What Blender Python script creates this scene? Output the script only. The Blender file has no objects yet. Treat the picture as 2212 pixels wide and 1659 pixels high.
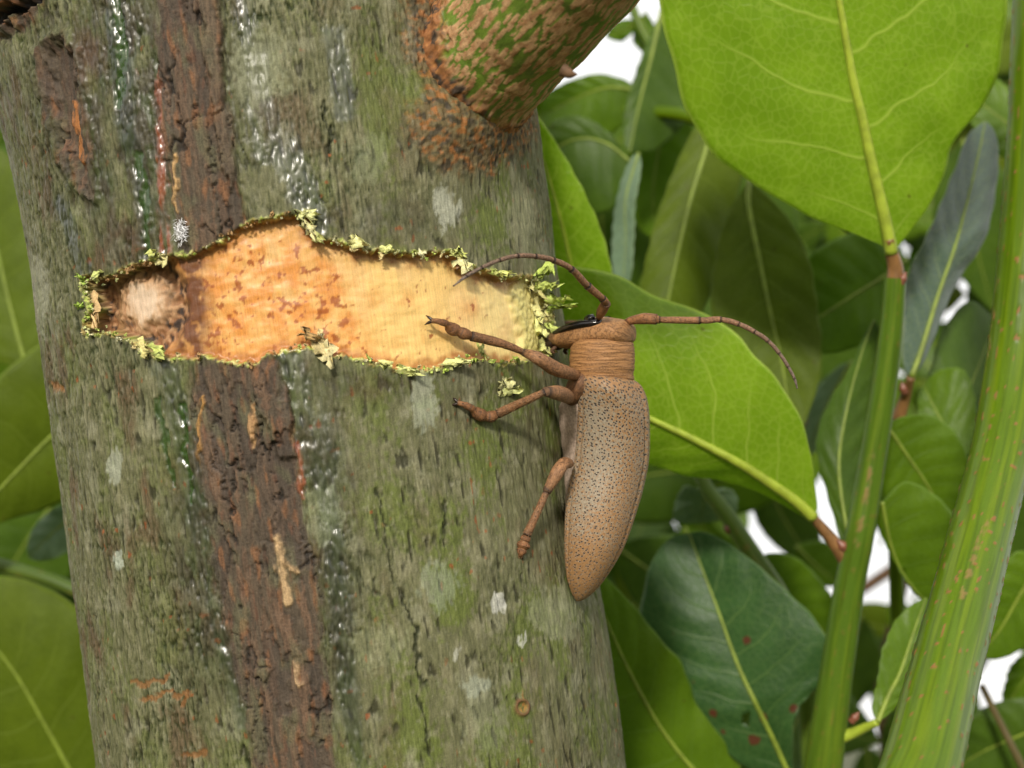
import bpy, math, random
import numpy as np
from mathutils import Vector

# ------------------------------------------------------------------ camera, sky, sun, exposure
# Units: everything is measured in millimetres in the camera's own frame (X right, Y depth, Z up)
# and turned into world metres by G(): the photographer looks up by PITCH at a bough 1.2 m above ground.
rng = np.random.default_rng(7)
random.seed(7)
FOC, CU, CV = 3072.0, 1106.0, 829.5           # focal length / centre in units of the 2212-wide view
PITCH = math.radians(14)
CAMZ = 1.15
cP, sP = math.cos(PITCH), math.sin(PITCH)
scene = bpy.context.scene
cam_d = bpy.data.cameras.new('camera')
cam = bpy.data.objects.new('camera', cam_d)
scene.collection.objects.link(cam)
cam.location = (0, 0, CAMZ)
cam.rotation_euler = (math.pi / 2 + PITCH, 0, 0)
cam_d.sensor_width = 36
cam_d.lens = 36 * FOC / 2212
cam_d.clip_start = 0.005
cam_d.clip_end = 500
cam_d.dof.use_dof = True
cam_d.dof.focus_distance = 0.187
cam_d.dof.aperture_fstop = 24
scene.camera = cam

SUN_CAM = Vector((-0.16, -0.84, 0.52)).normalized()      # towards the sun, camera frame
SUN_W = Vector((SUN_CAM.x, SUN_CAM.y * cP - SUN_CAM.z * sP, SUN_CAM.y * sP + SUN_CAM.z * cP))
world = bpy.data.worlds.new('World')
scene.world = world
world.use_nodes = True
wn = world.node_tree
bg = wn.nodes['Background']
sky = wn.nodes.new('ShaderNodeTexSky')
sky.sky_type = 'NISHITA'
sky.sun_disc = False
sky.sun_elevation = math.asin(SUN_W.z)
sky.sun_rotation = math.atan2(SUN_W.x, SUN_W.y)
sky.air_density = 0.8
sky.dust_density = 6.0
sky.ozone_density = 0.6
# a bright, almost closed layer of cloud over the clear sky, the same all round
wtc = wn.nodes.new('ShaderNodeTexCoord')
wno = wn.nodes.new('ShaderNodeTexNoise')
wno.inputs['Scale'].default_value = 2.2
wno.inputs['Detail'].default_value = 5
wn.links.new(wtc.outputs['Generated'], wno.inputs['Vector'])
wmr = wn.nodes.new('ShaderNodeMapRange')
wmr.inputs[1].default_value, wmr.inputs[2].default_value = 0.3, 0.7
wmr.inputs[3].default_value, wmr.inputs[4].default_value = 0.80, 0.97
wn.links.new(wno.outputs['Fac'], wmr.inputs[0])
wmx = wn.nodes.new('ShaderNodeMix')
wmx.data_type = 'RGBA'
wn.links.new(wmr.outputs[0], wmx.inputs[0])
wn.links.new(sky.outputs[0], wmx.inputs[6])
wmx.inputs[7].default_value = (7.3, 7.2, 7.0, 1)
wn.links.new(wmx.outputs[2], bg.inputs[0])
bg.inputs[1].default_value = 0.13
sun_d = bpy.data.lights.new('sun', 'SUN')
sun_d.energy = 2.4
sun_d.angle = math.radians(6)
sun_d.color = (1.0, 0.94, 0.83)
sun = bpy.data.objects.new('sun', sun_d)
scene.collection.objects.link(sun)
sun.rotation_euler = SUN_W.to_track_quat('Z', 'Y').to_euler()
sun.location = (0, 0, 3)
scene.view_settings.view_transform = 'Standard'
scene.view_settings.look = 'None'
scene.view_settings.gamma = 1
scene.view_settings.use_curve_mapping = False
scene.view_settings.exposure = 0.48
scene.cycles.use_denoising = True
scene.cycles.denoiser = 'OPENIMAGEDENOISE'
scene.cycles.max_bounces = 8
scene.cycles.transmission_bounces = 6

# ------------------------------------------------------------------ helpers
def G(p):
    p = np.asarray(p, float) * 0.001
    o = np.empty_like(p)
    o[..., 0] = p[..., 0]
    o[..., 1] = p[..., 1] * cP - p[..., 2] * sP
    o[..., 2] = p[..., 1] * sP + p[..., 2] * cP + CAMZ
    return o

def P(u, v, d):
    return np.array(((u - CU) / FOC * d, d, -(v - CV) / FOC * d))

def proj(p):
    return p[..., 0] / p[..., 1] * FOC + CU, -p[..., 2] / p[..., 1] * FOC + CV

WPOS = {}
COL = scene.collection

def tag(o, label=None, cat=None, group=None, kind=None):
    if label: o['label'] = label
    if cat: o['category'] = cat
    if group: o['group'] = group
    if kind: o['kind'] = kind
    return o

def place(o, base_w, parent):
    WPOS[o.name] = np.array(base_w)
    if parent is not None:
        o.parent = parent
        o.location = Vector(base_w - WPOS[parent.name])
    else:
        o.location = Vector(base_w)

def empty(name, base_mm, label, cat, group=None):
    o = bpy.data.objects.new(name, None)
    o.empty_display_size = 0.01
    COL.objects.link(o)
    place(o, G(np.array(base_mm, float)), None)
    return tag(o, label, cat, group)

def build(name, verts, faces, mat, parent=None, attrs=None, smooth=True, base=None, world=False):
    """verts in camera-frame mm; faces an (n,4)/(n,3) array or a list of tuples"""
    w = np.asarray(verts, float) if world else G(verts)
    b = w.mean(axis=0) if base is None else base
    me = bpy.data.meshes.new(name)
    if isinstance(faces, np.ndarray):
        nf, k = faces.shape
        me.vertices.add(len(w))
        me.vertices.foreach_set('co', (w - b).astype(np.float32).ravel())
        me.loops.add(nf * k)
        me.loops.foreach_set('vertex_index', faces.astype(np.int32).ravel())
        me.polygons.add(nf)
        me.polygons.foreach_set('loop_start', np.arange(0, nf * k, k, dtype=np.int32))
        me.polygons.foreach_set('loop_total', np.full(nf, k, dtype=np.int32))
        me.update(calc_edges=True)
    else:
        me.from_pydata((w - b).tolist(), [], [tuple(f) for f in faces])
    for an, (typ, data) in (attrs or {}).items():
        a = me.attributes.new(an, typ, 'POINT')
        if typ == 'FLOAT':
            a.data.foreach_set('value', np.asarray(data, np.float32).ravel())
        elif typ == 'FLOAT_VECTOR':
            a.data.foreach_set('vector', np.asarray(data, np.float32).ravel())
        else:
            d = np.asarray(data, np.float32)
            d = np.concatenate([d, np.ones((len(d), 1), np.float32)], axis=1)
            a.data.foreach_set('color', d.ravel())
    me.validate()
    me.polygons.foreach_set('use_smooth', np.full(len(me.polygons), smooth))
    me.materials.append(mat)
    o = bpy.data.objects.new(name, me)
    COL.objects.link(o)
    place(o, b, parent)
    return o

def quads(nr, nc, wrap=False):
    r = np.arange(nr - 1)[:, None]
    c = np.arange(nc if wrap else nc - 1)[None, :]
    c1 = (c + 1) % nc
    q = np.stack([r * nc + c, r * nc + c1, (r + 1) * nc + c1, (r + 1) * nc + c], axis=-1)
    return q.reshape(-1, 4)

# 2-D noise in numpy
def _h(ix, iy, seed):
    x = (ix.astype(np.int64) * 374761393 + iy.astype(np.int64) * 668265263 + seed * 1274126177) & 0xffffffff
    x = ((x ^ (x >> 13)) * 1274126177) & 0xffffffff
    x = ((x ^ (x >> 15)) * 2246822519) & 0xffffffff
    return (x ^ (x >> 16)) / 4294967296.0

def pn(x, y, seed=0):
    x, y = np.broadcast_arrays(np.asarray(x, float), np.asarray(y, float))
    ix, iy = np.floor(x), np.floor(y)
    fx, fy = x - ix, y - iy
    u = fx * fx * fx * (fx * (fx * 6 - 15) + 10)
    w = fy * fy * fy * (fy * (fy * 6 - 15) + 10)
    def g(dx, dy):
        a = _h(ix + dx, iy + dy, seed) * 6.2831853
        return np.cos(a) * (fx - dx) + np.sin(a) * (fy - dy)
    a = g(0, 0); b = g(1, 0); c = g(0, 1); d = g(1, 1)
    return (a + (b - a) * u + (c - a) * w + (a - b - c + d) * u * w) * 1.5

def fbm(x, y, o=4, seed=0, gain=0.5):
    t = 0; am = 1; n = 0
    for i in range(o):
        t = t + am * pn(x * 2.03 ** i, y * 2.03 ** i, seed + i * 17)
        n += am; am *= gain
    return t / n * 1.4

def worley(x, y, seed=0):
    ix, iy = np.floor(x), np.floor(y)
    f1 = np.full(np.shape(x), 9.0); f2 = f1.copy(); cid = np.zeros(np.shape(x))
    for dx in (-1, 0, 1):
        for dy in (-1, 0, 1):
            px = ix + dx + _h(ix + dx, iy + dy, seed)
            py = iy + dy + _h(ix + dx, iy + dy, seed + 9)
            d = np.hypot(px - x, py - y)
            nearer = d < f1
            f2 = np.where(nearer, f1, np.minimum(f2, d))
            cid = np.where(nearer, _h(ix + dx, iy + dy, seed + 23), cid)
            f1 = np.where(nearer, d, f1)
    return f1, f2, cid

def sst(a, b, x):
    t = np.clip((x - a) / (b - a), 0, 1)
    return t * t * (3 - 2 * t)

def mixc(a, b, f):
    return a + (np.asarray(b) - a) * np.asarray(f)[..., None]

def spline(pts, n):
    """Catmull-Rom through pts, resampled to n points evenly by arc length"""
    p = np.asarray(pts, float)
    if len(p) > 2:
        q = np.vstack([2 * p[0] - p[1], p, 2 * p[-1] - p[-2]])
        t = np.linspace(0, 1, 14, endpoint=False)[:, None]
        out = []
        for i in range(1, len(q) - 2):
            a, b, c, d = q[i - 1:i + 3]
            out.append(0.5 * (2 * b + (c - a) * t + (2 * a - 5 * b + 4 * c - d) * t ** 2 + (3 * b - a - 3 * c + d) * t ** 3))
        p = np.vstack(out + [q[-2:-1]])
    s = np.r_[0, np.cumsum(np.linalg.norm(np.diff(p, axis=0), axis=1))]
    w = np.linspace(0, s[-1], n)
    return np.stack([np.interp(w, s, p[:, k]) for k in range(p.shape[1])], axis=1)

def poly_sdf(u, v, poly):
    """signed distance (negative inside) to a closed polygon"""
    poly = np.asarray(poly, float)
    d = np.full(u.shape, 1e9); inside = np.zeros(u.shape, bool)
    for (x0, y0), (x1, y1) in zip(poly, np.roll(poly, -1, axis=0)):
        ex, ey = x1 - x0, y1 - y0
        t = np.clip(((u - x0) * ex + (v - y0) * ey) / (ex * ex + ey * ey + 1e-9), 0, 1)
        d = np.minimum(d, np.hypot(u - x0 - ex * t, v - y0 - ey * t))
        c = (y0 > v) != (y1 > v)
        inside ^= c & (u < (x1 - x0) * (v - y0) / ((y1 - y0) if y1 != y0 else 1e-9) + x0)
    return np.where(inside, -d, d)

def line_d(u, v, pts):
    d = np.full(u.shape, 1e9)
    for (x0, y0), (x1, y1) in zip(pts[:-1], pts[1:]):
        ex, ey = x1 - x0, y1 - y0
        t = np.clip(((u - x0) * ex + (v - y0) * ey) / (ex * ex + ey * ey + 1e-9), 0, 1)
        d = np.minimum(d, np.hypot(u - x0 - ex * t, v - y0 - ey * t))
    return d

# ------------------------------------------------------------------ materials
class NT:
    def __init__(s, name):
        s.m = bpy.data.materials.new(name); s.m.use_nodes = True
        s.t = s.m.node_tree; s.n = s.t.nodes; s.l = s.t.links
        s.b = s.n['Principled BSDF']; s.out = s.n['Material Output']
    def node(s, typ, **kw):
        n = s.n.new(typ)
        for k, v in kw.items(): setattr(n, k, v)
        return n
    def link(s, a, b): s.l.new(a, b)
    def attr(s, name, out='Color'):
        n = s.node('ShaderNodeAttribute'); n.attribute_name = name
        return n.outputs[out]
    def math(s, op, a, b=None, c=None, clamp=False):
        n = s.node('ShaderNodeMath', operation=op, use_clamp=clamp)
        for i, x in enumerate((a, b, c)):
            if x is None: continue
            if isinstance(x, (int, float)): n.inputs[i].default_value = x
            else: s.link(x, n.inputs[i])
        return n.outputs[0]
    def mix(s, f, a, b, blend='MIX'):
        n = s.node('ShaderNodeMix', data_type='RGBA', blend_type=blend)
        for i, x in ((0, f), (6, a), (7, b)):
            if isinstance(x, (int, float)): n.inputs[i].default_value = x
            elif isinstance(x, tuple): n.inputs[i].default_value = (*x, 1) if len(x) == 3 else x
            else: s.link(x, n.inputs[i])
        return n.outputs[2]
    def ramp(s, f, lo, hi, a=0.0, b=1.0):
        n = s.node('ShaderNodeMapRange'); n.interpolation_type = 'SMOOTHSTEP'
        s.link(f, n.inputs[0])
        for i, x in enumerate((lo, hi, a, b)): n.inputs[i + 1].default_value = x
        return n.outputs[0]
    def mapping(s, vec, scale):
        n = s.node('ShaderNodeMapping'); n.inputs['Scale'].default_value = scale
        s.link(vec, n.inputs[0]); return n.outputs[0]
    def noise(s, vec, scale, detail=4, rough=0.55):
        n = s.node('ShaderNodeTexNoise'); n.inputs['Scale'].default_value = scale
        n.inputs['Detail'].default_value = detail; n.inputs['Roughness'].default_value = rough
        s.link(vec, n.inputs['Vector']); return n.outputs['Fac']
    def voro(s, vec, scale, feature='F1', rnd=1.0):
        n = s.node('ShaderNodeTexVoronoi', feature=feature); n.inputs['Scale'].default_value = scale
        n.inputs['Randomness'].default_value = rnd
        s.link(vec, n.inputs['Vector']); return n
    def bump(s, h, dist, strength=1.0):
        n = s.node('ShaderNodeBump'); n.inputs['Distance'].default_value = dist
        n.inputs['Strength'].default_value = strength
        s.link(h, n.inputs['Height']); s.link(n.outputs[0], s.b.inputs['Normal']); return n.outputs[0]
    def set(s, **kw):
        for k, v in kw.items():
            i = s.b.inputs[k.replace('_', ' ')]
            if isinstance(v, (int, float)): i.default_value = v
            elif isinstance(v, tuple): i.default_value = (*v, 1)
            else: s.link(v, i)

def textured(name, stretch=(1, 0.25, 1), fine=2.5, amt=0.45, bump=0.00006, spec=0.5, rough=None, sss=0.0):
    """base colour from the mesh's own colour field, broken up by fine grain along the fibre"""
    t = NT(name)
    vec = t.mapping(t.attr('tex', 'Vector'), stretch)
    n1 = t.noise(vec, fine, 5, 0.65)
    n2 = t.noise(t.attr('tex', 'Vector'), fine * 1.7, 4, 0.7)
    nn = t.math('ADD', t.math('MULTIPLY', n1, 0.6), t.math('MULTIPLY', n2, 0.4))
    f = t.ramp(nn, 0.3, 0.7, 1 - amt, 1 + amt)
    c = t.node('ShaderNodeVectorMath', operation='SCALE')
    t.link(t.attr('col'), c.inputs[0]); t.link(f, c.inputs['Scale'])
    t.set(Base_Color=c.outputs[0], Specular_IOR_Level=spec)
    t.set(Roughness=rough if rough is not None else t.attr('rgh', 'Fac'))
    if sss:
        t.set(Subsurface_Weight=sss, Subsurface_Scale=0.0006)
        t.b.inputs['Subsurface Radius'].default_value = (1, 0.6, 0.3)
    t.bump(nn, bump)
    bn = t.b.inputs['Normal'].links[0].from_node
    if name == 'bark': t.set(Specular_IOR_Level=t.ramp(t.attr('rgh', 'Fac'), 0.33, 0.48, 0.9, 0.16))
    if rough is None: t.link(t.ramp(t.attr('rgh', 'Fac'), 0.31, 0.5, 0.06, 1.0), bn.inputs['Strength'])
    return t.m

M = {}
M['bark'] = textured('bark', (1, 0.16, 1), 2.6, 0.38, 0.00014, spec=0.5)
M['dead_bark'] = textured('dead_bark', (1, 0.18, 1), 2.2, 0.55, 0.00028, spec=0.35)
M['wood'] = textured('gnawed_wood', (1, 0.07, 1), 3.0, 0.2, 0.00012, sss=0.08)
M['shred'] = textured('bark_shred', (1, 1, 1), 3.0, 0.35, 0.0001, rough=0.75, sss=0.1)
M['branch'] = textured('branch_bark', (1, 0.4, 1), 3.0, 0.28, 0.0001)
M['stem'] = textured('green_stem', (1, 0.06, 1), 2.4, 0.14, 0.00003, spec=0.2)
M['chitin'] = textured('beetle_leg', (1, 1, 1), 4.0, 0.6, 0.0002, rough=0.6)
def freckle():
    t = NT('beetle_leg_freckled')
    tex = t.attr('tex', 'Vector')
    n = t.noise(tex, 2.2, 4, 0.7); v = t.voro(tex, 2.6)
    hair = t.noise(t.mapping(tex, (1, .25, 1)), 9, 3, .7)
    f = t.math('MULTIPLY', t.ramp(n, 0.3, 0.7, 0.55, 1.35), t.ramp(hair, .3, .7, .7, 1.25))
    c = t.node('ShaderNodeVectorMath', operation='SCALE')
    t.link(t.attr('col'), c.inputs[0]); t.link(f, c.inputs['Scale'])
    d = t.ramp(v.outputs['Distance'], .12, .24, .85, 0)
    t.set(Base_Color=t.mix(d, c.outputs[0], (.018, .011, .008)), Roughness=.55, Specular_IOR_Level=.4)
    t.bump(t.math('SUBTRACT', hair, d), .00012)
    return t.m
M['chitin'] = freckle()

def pronotum_mat(name='pronotum_hide', sx=0.10, sc=3.2):
    t = NT(name)
    tex = t.attr('tex', 'Vector')
    w = t.mapping(tex, (sx, 1, 1))
    n = t.noise(w, sc, 4, 0.6)
    rid = t.ramp(n, 0.42, 0.56)
    n2 = t.noise(tex, 5.0, 4, 0.7)
    c = t.mix(rid, (0.13, 0.06, 0.024), (0.33, 0.16, 0.062))
    c = t.mix(t.ramp(n2, 0.35, 0.7), c, (0.41, 0.215, 0.085))
    c = t.mix(t.math('MULTIPLY', t.attr('dark', 'Fac'), 1.0), c, (0.010, 0.007, 0.006))
    t.set(Base_Color=c, Roughness=0.55, Specular_IOR_Level=0.4)
    t.bump(t.math('ADD', t.math('MULTIPLY', rid, .5), t.math('MULTIPLY', n2, 0.6)), 0.0001)
    return t.m
M['pronotum'] = pronotum_mat()
M['head'] = pronotum_mat('head_hide', 1.0, 2.4)

def elytra_mat():
    t = NT('speckled_elytra')
    tex = t.attr('tex', 'Vector')
    v = t.voro(tex, 1.9); v.voronoi_dimensions = '2D'
    sz = t.node('ShaderNodeSeparateColor'); t.link(v.outputs['Color'], sz.inputs[0])
    rad = t.math('MULTIPLY_ADD', sz.outputs[0], 0.09, t.attr('pit', 'Fac'))
    pit = t.ramp(t.math('SUBTRACT', v.outputs['Distance'], rad), -0.05, 0.10, 0.85, 0)
    n = t.noise(tex, 2.4, 5, 0.75)
    n2 = t.noise(tex, 0.25, 3, 0.5)
    hair = t.noise(t.mapping(tex, (1, 0.35, 1)), 7, 3, 0.7)
    grey = t.math('ADD', t.math('MULTIPLY', t.math('SUBTRACT', n, 0.5), 2.8),
                  t.math('ADD', t.attr('grey', 'Fac'), t.math('MULTIPLY', t.math('SUBTRACT', n2, 0.5), 0.7)))
    g = t.ramp(grey, 0.25, 0.75)
    c = t.mix(g, (0.345, 0.190, 0.080), (0.33, 0.28, 0.205))
    c = t.mix(t.ramp(hair, 0.3, 0.7), t.mix(1.0, c, (0.62, 0.58, 0.55), 'MULTIPLY'), c)
    halo = t.ramp(t.math('SUBTRACT', v.outputs['Distance'], rad), 0.02, 0.22, 0.55, 0)
    c = t.mix(halo, c, (0.30, 0.25, 0.20))
    c = t.mix(pit, c, (0.014, 0.011, 0.012))
    t.set(Base_Color=c, Roughness=0.55, Specular_IOR_Level=0.4)
    h = t.math('SUBTRACT', t.math('MULTIPLY', hair, 0.3), pit)
    t.bump(h, 0.00012)
    return t.m
M['elytra'] = elytra_mat()

def plain(name, col, rough=0.4, spec=0.5, var=0.25, scale=900):
    t = NT(name)
    tc = t.node('ShaderNodeTexCoord').outputs['Object']
    n = t.noise(tc, scale, 4, 0.6)
    f = t.ramp(n, 0.3, 0.7, 1 - var, 1 + var)
    c = t.node('ShaderNodeVectorMath', operation='SCALE')
    c.inputs[0].default_value = col; t.link(f, c.inputs['Scale'])
    t.set(Base_Color=c.outputs[0], Roughness=rough, Specular_IOR_Level=spec)
    return t.m
M['eye'] = plain('glossy_eye', (0.006, 0.004, 0.004), 0.12, 0.6)
M['claw'] = plain('dark_claw', (0.02, 0.010, 0.006), 0.3)
M['hair'] = plain('pale_underside', (0.36, 0.27, 0.21), 0.75, 0.3, 0.3, 2500)
M['fluff'] = plain('white_fluff', (0.88, 0.88, 0.9), 0.9, 0.2, 0.1)
M['bud'] = plain('red_bud', (0.17, 0.062, 0.035), 0.4, 0.5, 0.3, 500)
M['twig'] = plain('woody_twig', (0.11, 0.06, 0.03), 0.7, 0.3, 0.4, 500)
M['petiole'] = plain('petiole_green', (0.30, 0.38, 0.035), 0.4, 0.5, 0.2, 400)
M['petiole_dull'] = plain('petiole_dull', (0.19, 0.25, 0.03), 0.45, 0.4, 0.2, 400)
M['petiole_red'] = plain('petiole_reddish', (0.20, 0.10, 0.035), 0.4, 0.5, 0.3, 400)

def leaf_mat(name, base, dark, vein, rough=0.34, transl=0.42, tcol=None, spots=0.0, secw=0.05, spec=0.5):
    t = NT(name)
    lw = t.node('ShaderNodeSeparateXYZ'); t.link(t.attr('lw', 'Vector'), lw.inputs[0])
    w, tt, nv = lw.outputs
    tex = t.attr('tex', 'Vector')
    aw = t.math('ABSOLUTE', w)
    side = t.math('MULTIPLY', t.math('GREATER_THAN', w, 0.0), 0.45)
    wob = t.math('MULTIPLY', t.math('SUBTRACT', t.noise(tex, 0.06, 3), 0.5), 0.13)
    curve = t.math('MULTIPLY', t.math('POWER', aw, 1.25), 0.17)
    ph = t.math('SUBTRACT', t.math('ADD', tt, wob), curve)
    fr = t.math('FRACT', t.math('ADD', t.math('MULTIPLY', ph, nv), side))
    dd = t.math('ABSOLUTE', t.math('SUBTRACT', fr, 0.5))
    wid = t.math('MULTIPLY_ADD', aw, -secw * 0.6, secw)
    sec = t.math('SUBTRACT', 1.0, t.math('DIVIDE', dd, wid), clamp=True)
    sec = t.math('MULTIPLY', sec, t.math('MULTIPLY', t.ramp(aw, 0.5, 0.9, 1, 0), 0.8))
    ve = t.voro(tex, 0.75, 'DISTANCE_TO_EDGE')
    ter = t.math('MULTIPLY', t.ramp(ve.outputs['Distance'], 0.0, 0.10, 1, 0), 0.30)
    veins = t.math('MAXIMUM', sec, ter)
    n = t.noise(tex, 0.12, 4, 0.6)
    n2 = t.noise(tex, 1.5, 4, 0.7)
    c = t.mix(t.ramp(n, 0.3, 0.7), dark, base)
    c = t.mix(t.ramp(n2, 0.4, 0.8, 0, 0.25), c, tuple(x * 0.6 for x in dark))
    c = t.mix(veins, c, vein)
    edge = t.ramp(aw, 0.975, 0.993)
    c = t.mix(t.math('MULTIPLY', edge, 0.6), c, tuple(min(1, x * 1.2 + 0.05) for x in vein))
    speck = t.voro(tex, 0.16)
    sp = t.ramp(speck.outputs['Distance'], 0.03, 0.06, 0.8, 0)
    c = t.mix(t.math('MULTIPLY', sp, 0.7), c, (0.09, 0.04, 0.015))
    if spots:
        s2 = t.math('ADD', t.noise(tex, 0.16, 3, 0.6), t.math('MULTIPLY', t.attr('spot', 'Fac'), spots))
        c = t.mix(t.ramp(s2, 0.86, 0.92), c, (0.10, 0.035, 0.015))
    t.set(Base_Color=c, Roughness=rough, Specular_IOR_Level=spec)
    hgt = t.math('ADD', t.math('MULTIPLY', veins, 0.6), t.math('MULTIPLY', n2, 0.3))
    nrm = t.bump(hgt, 0.00012)
    tr = t.node('ShaderNodeBsdfTranslucent')
    tc = t.mix(1.0, c, tcol or (1.25, 1.3, 0.35), 'MULTIPLY')
    t.link(tc, tr.inputs[0]); t.link(nrm, tr.inputs['Normal'])
    ms = t.node('ShaderNodeMixShader'); ms.inputs[0].default_value = transl
    t.link(t.b.outputs[0], ms.inputs[1]); t.link(tr.outputs[0], ms.inputs[2])
    t.link(ms.outputs[0], t.out.inputs['Surface'])
    return t.m

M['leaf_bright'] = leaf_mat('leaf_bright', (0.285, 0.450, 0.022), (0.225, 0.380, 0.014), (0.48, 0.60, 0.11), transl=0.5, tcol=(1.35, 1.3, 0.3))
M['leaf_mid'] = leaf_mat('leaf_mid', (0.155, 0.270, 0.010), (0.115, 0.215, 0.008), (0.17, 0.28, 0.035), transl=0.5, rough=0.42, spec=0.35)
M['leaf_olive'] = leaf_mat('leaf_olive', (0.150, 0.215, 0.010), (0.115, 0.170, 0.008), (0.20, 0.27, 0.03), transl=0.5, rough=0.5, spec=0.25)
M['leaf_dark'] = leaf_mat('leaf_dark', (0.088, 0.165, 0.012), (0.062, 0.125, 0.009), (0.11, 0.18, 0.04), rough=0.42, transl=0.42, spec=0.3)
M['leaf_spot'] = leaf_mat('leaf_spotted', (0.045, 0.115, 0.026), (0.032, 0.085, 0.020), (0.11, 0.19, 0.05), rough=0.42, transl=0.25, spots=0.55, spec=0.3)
M['leaf_blue'] = leaf_mat('leaf_sky_sheen', (0.095, 0.150, 0.105), (0.070, 0.120, 0.080), (0.20, 0.27, 0.10), rough=0.30, transl=0.2, spec=0.8)  # blue-grey sky reflection of a glossy leaf painted into the base colour
M['leaf_pale'] = leaf_mat('leaf_pale_underside', (0.20, 0.30, 0.18), (0.15, 0.24, 0.13), (0.28, 0.36, 0.20), rough=0.5, transl=0.35)

# ------------------------------------------------------------------ ground
def ground():
    t = NT('meadow_ground')
    tc = t.node('ShaderNodeTexCoord').outputs['Object']
    n = t.noise(tc, 1.2, 6, 0.65); n2 = t.noise(tc, 30, 4, 0.7)
    c = t.mix(t.ramp(n, 0.35, 0.65), (0.06, 0.09, 0.025), (0.12, 0.10, 0.05))
    c = t.mix(t.ramp(n2, 0.3, 0.7, 0, 0.6), c, (0.04, 0.055, 0.015))
    t.set(Base_Color=c, Roughness=0.9); t.bump(n2, 0.03)
    n = 60
    xs = np.sign(np.linspace(-1, 1, n)) * np.abs(np.linspace(-1, 1, n)) ** 3 * 300
    X, Y = np.meshgrid(xs, xs)
    Z = 0.05 * fbm(X * 0.3, Y * 0.3, 3, 5) - 0.03
    o = build('ground', np.stack([X, Y, Z], -1).reshape(-1, 3), quads(n, n), t.m, world=True)
    tag(o, kind='structure')
ground()

# ------------------------------------------------------------------ tree trunk
TR = 38.5
TC = np.array((-29.7, 215.0, 0.0))
TA = np.array((-0.1363, 0, 1.0)); TA /= np.linalg.norm(TA)
E1 = np.array((0, -1.0, 0))
E2 = np.array((1.0, 0, 0.1363)); E2 /= np.linalg.norm(E2)

def surf(u, v, off=0.0):
    """point of the (smooth) trunk surface seen at view position u, v, and its normal"""
    d = np.array(((u - CU) / FOC, 1.0, -(v - CV) / FOC))
    w = -TC
    dp = d - d.dot(TA) * TA; wp = w - w.dot(TA) * TA
    r = TR + off
    a, b, c = dp.dot(dp), 2 * dp.dot(wp), wp.dot(wp) - r * r
    disc = b * b - 4 * a * c
    t = (-b - math.sqrt(disc)) / (2 * a) if disc > 0 else -b / (2 * a)
    p = d * t
    q = p - TC; q = q - q.dot(TA) * TA
    return p, q / np.linalg.norm(q)

WOUND = [(180,605),(200,600),(240,598),(262,585),(300,572),(330,560),(370,552),(400,553),(430,543),(470,522),(500,505),(530,485),(560,478),(600,470),(640,462),(668,456),(676,472),(668,498),(690,515),(720,520),(760,530),(800,540),(850,545),(900,548),(940,545),(975,545),(1000,560),(1010,580),(1050,585),(1090,598),(1130,600),(1155,605),(1172,630),(1187,660),(1194,700),(1192,740),(1190,765),(1160,775),(1130,778),(1100,785),(1060,780),(1030,778),(1000,775),(960,790),(930,795),(900,805),(870,805),(830,785),(790,780),(760,772),(740,765),(715,770),(690,755),(660,752),(620,755),(580,765),(545,785),(510,783),(470,775),(440,768),(400,775),(350,772),(310,762),(300,745),(260,730),(230,718),(190,725),(185,700),(195,660),(185,640)]
STRIP_UP = [(330,-120),(470,-120),(472,0),(482,150),(500,300),(520,440),(535,500),(440,560),(385,560),(372,430),(352,300),(338,150)]
STRIP_LO = [(425,760),(560,760),(605,785),(622,850),(640,1000),(662,1130),(690,1270),(692,1400),(715,1540),(735,1800),(585,1800),(545,1600),(500,1430),(470,1280),(450,1150),(430,1000),(413,880)]
SCAR = [(88,115),(112,78),(140,76),(166,110),(180,200),(196,330),(205,425),(165,405),(122,305),(98,205)]
CORNER = [(-200,-150),(120,-150),(95,20),(60,70),(0,112),(-200,260)]

def smooth_poly(p, n=160):
    return spline(np.vstack([p, p[:1]]), n)[:-1]

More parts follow.
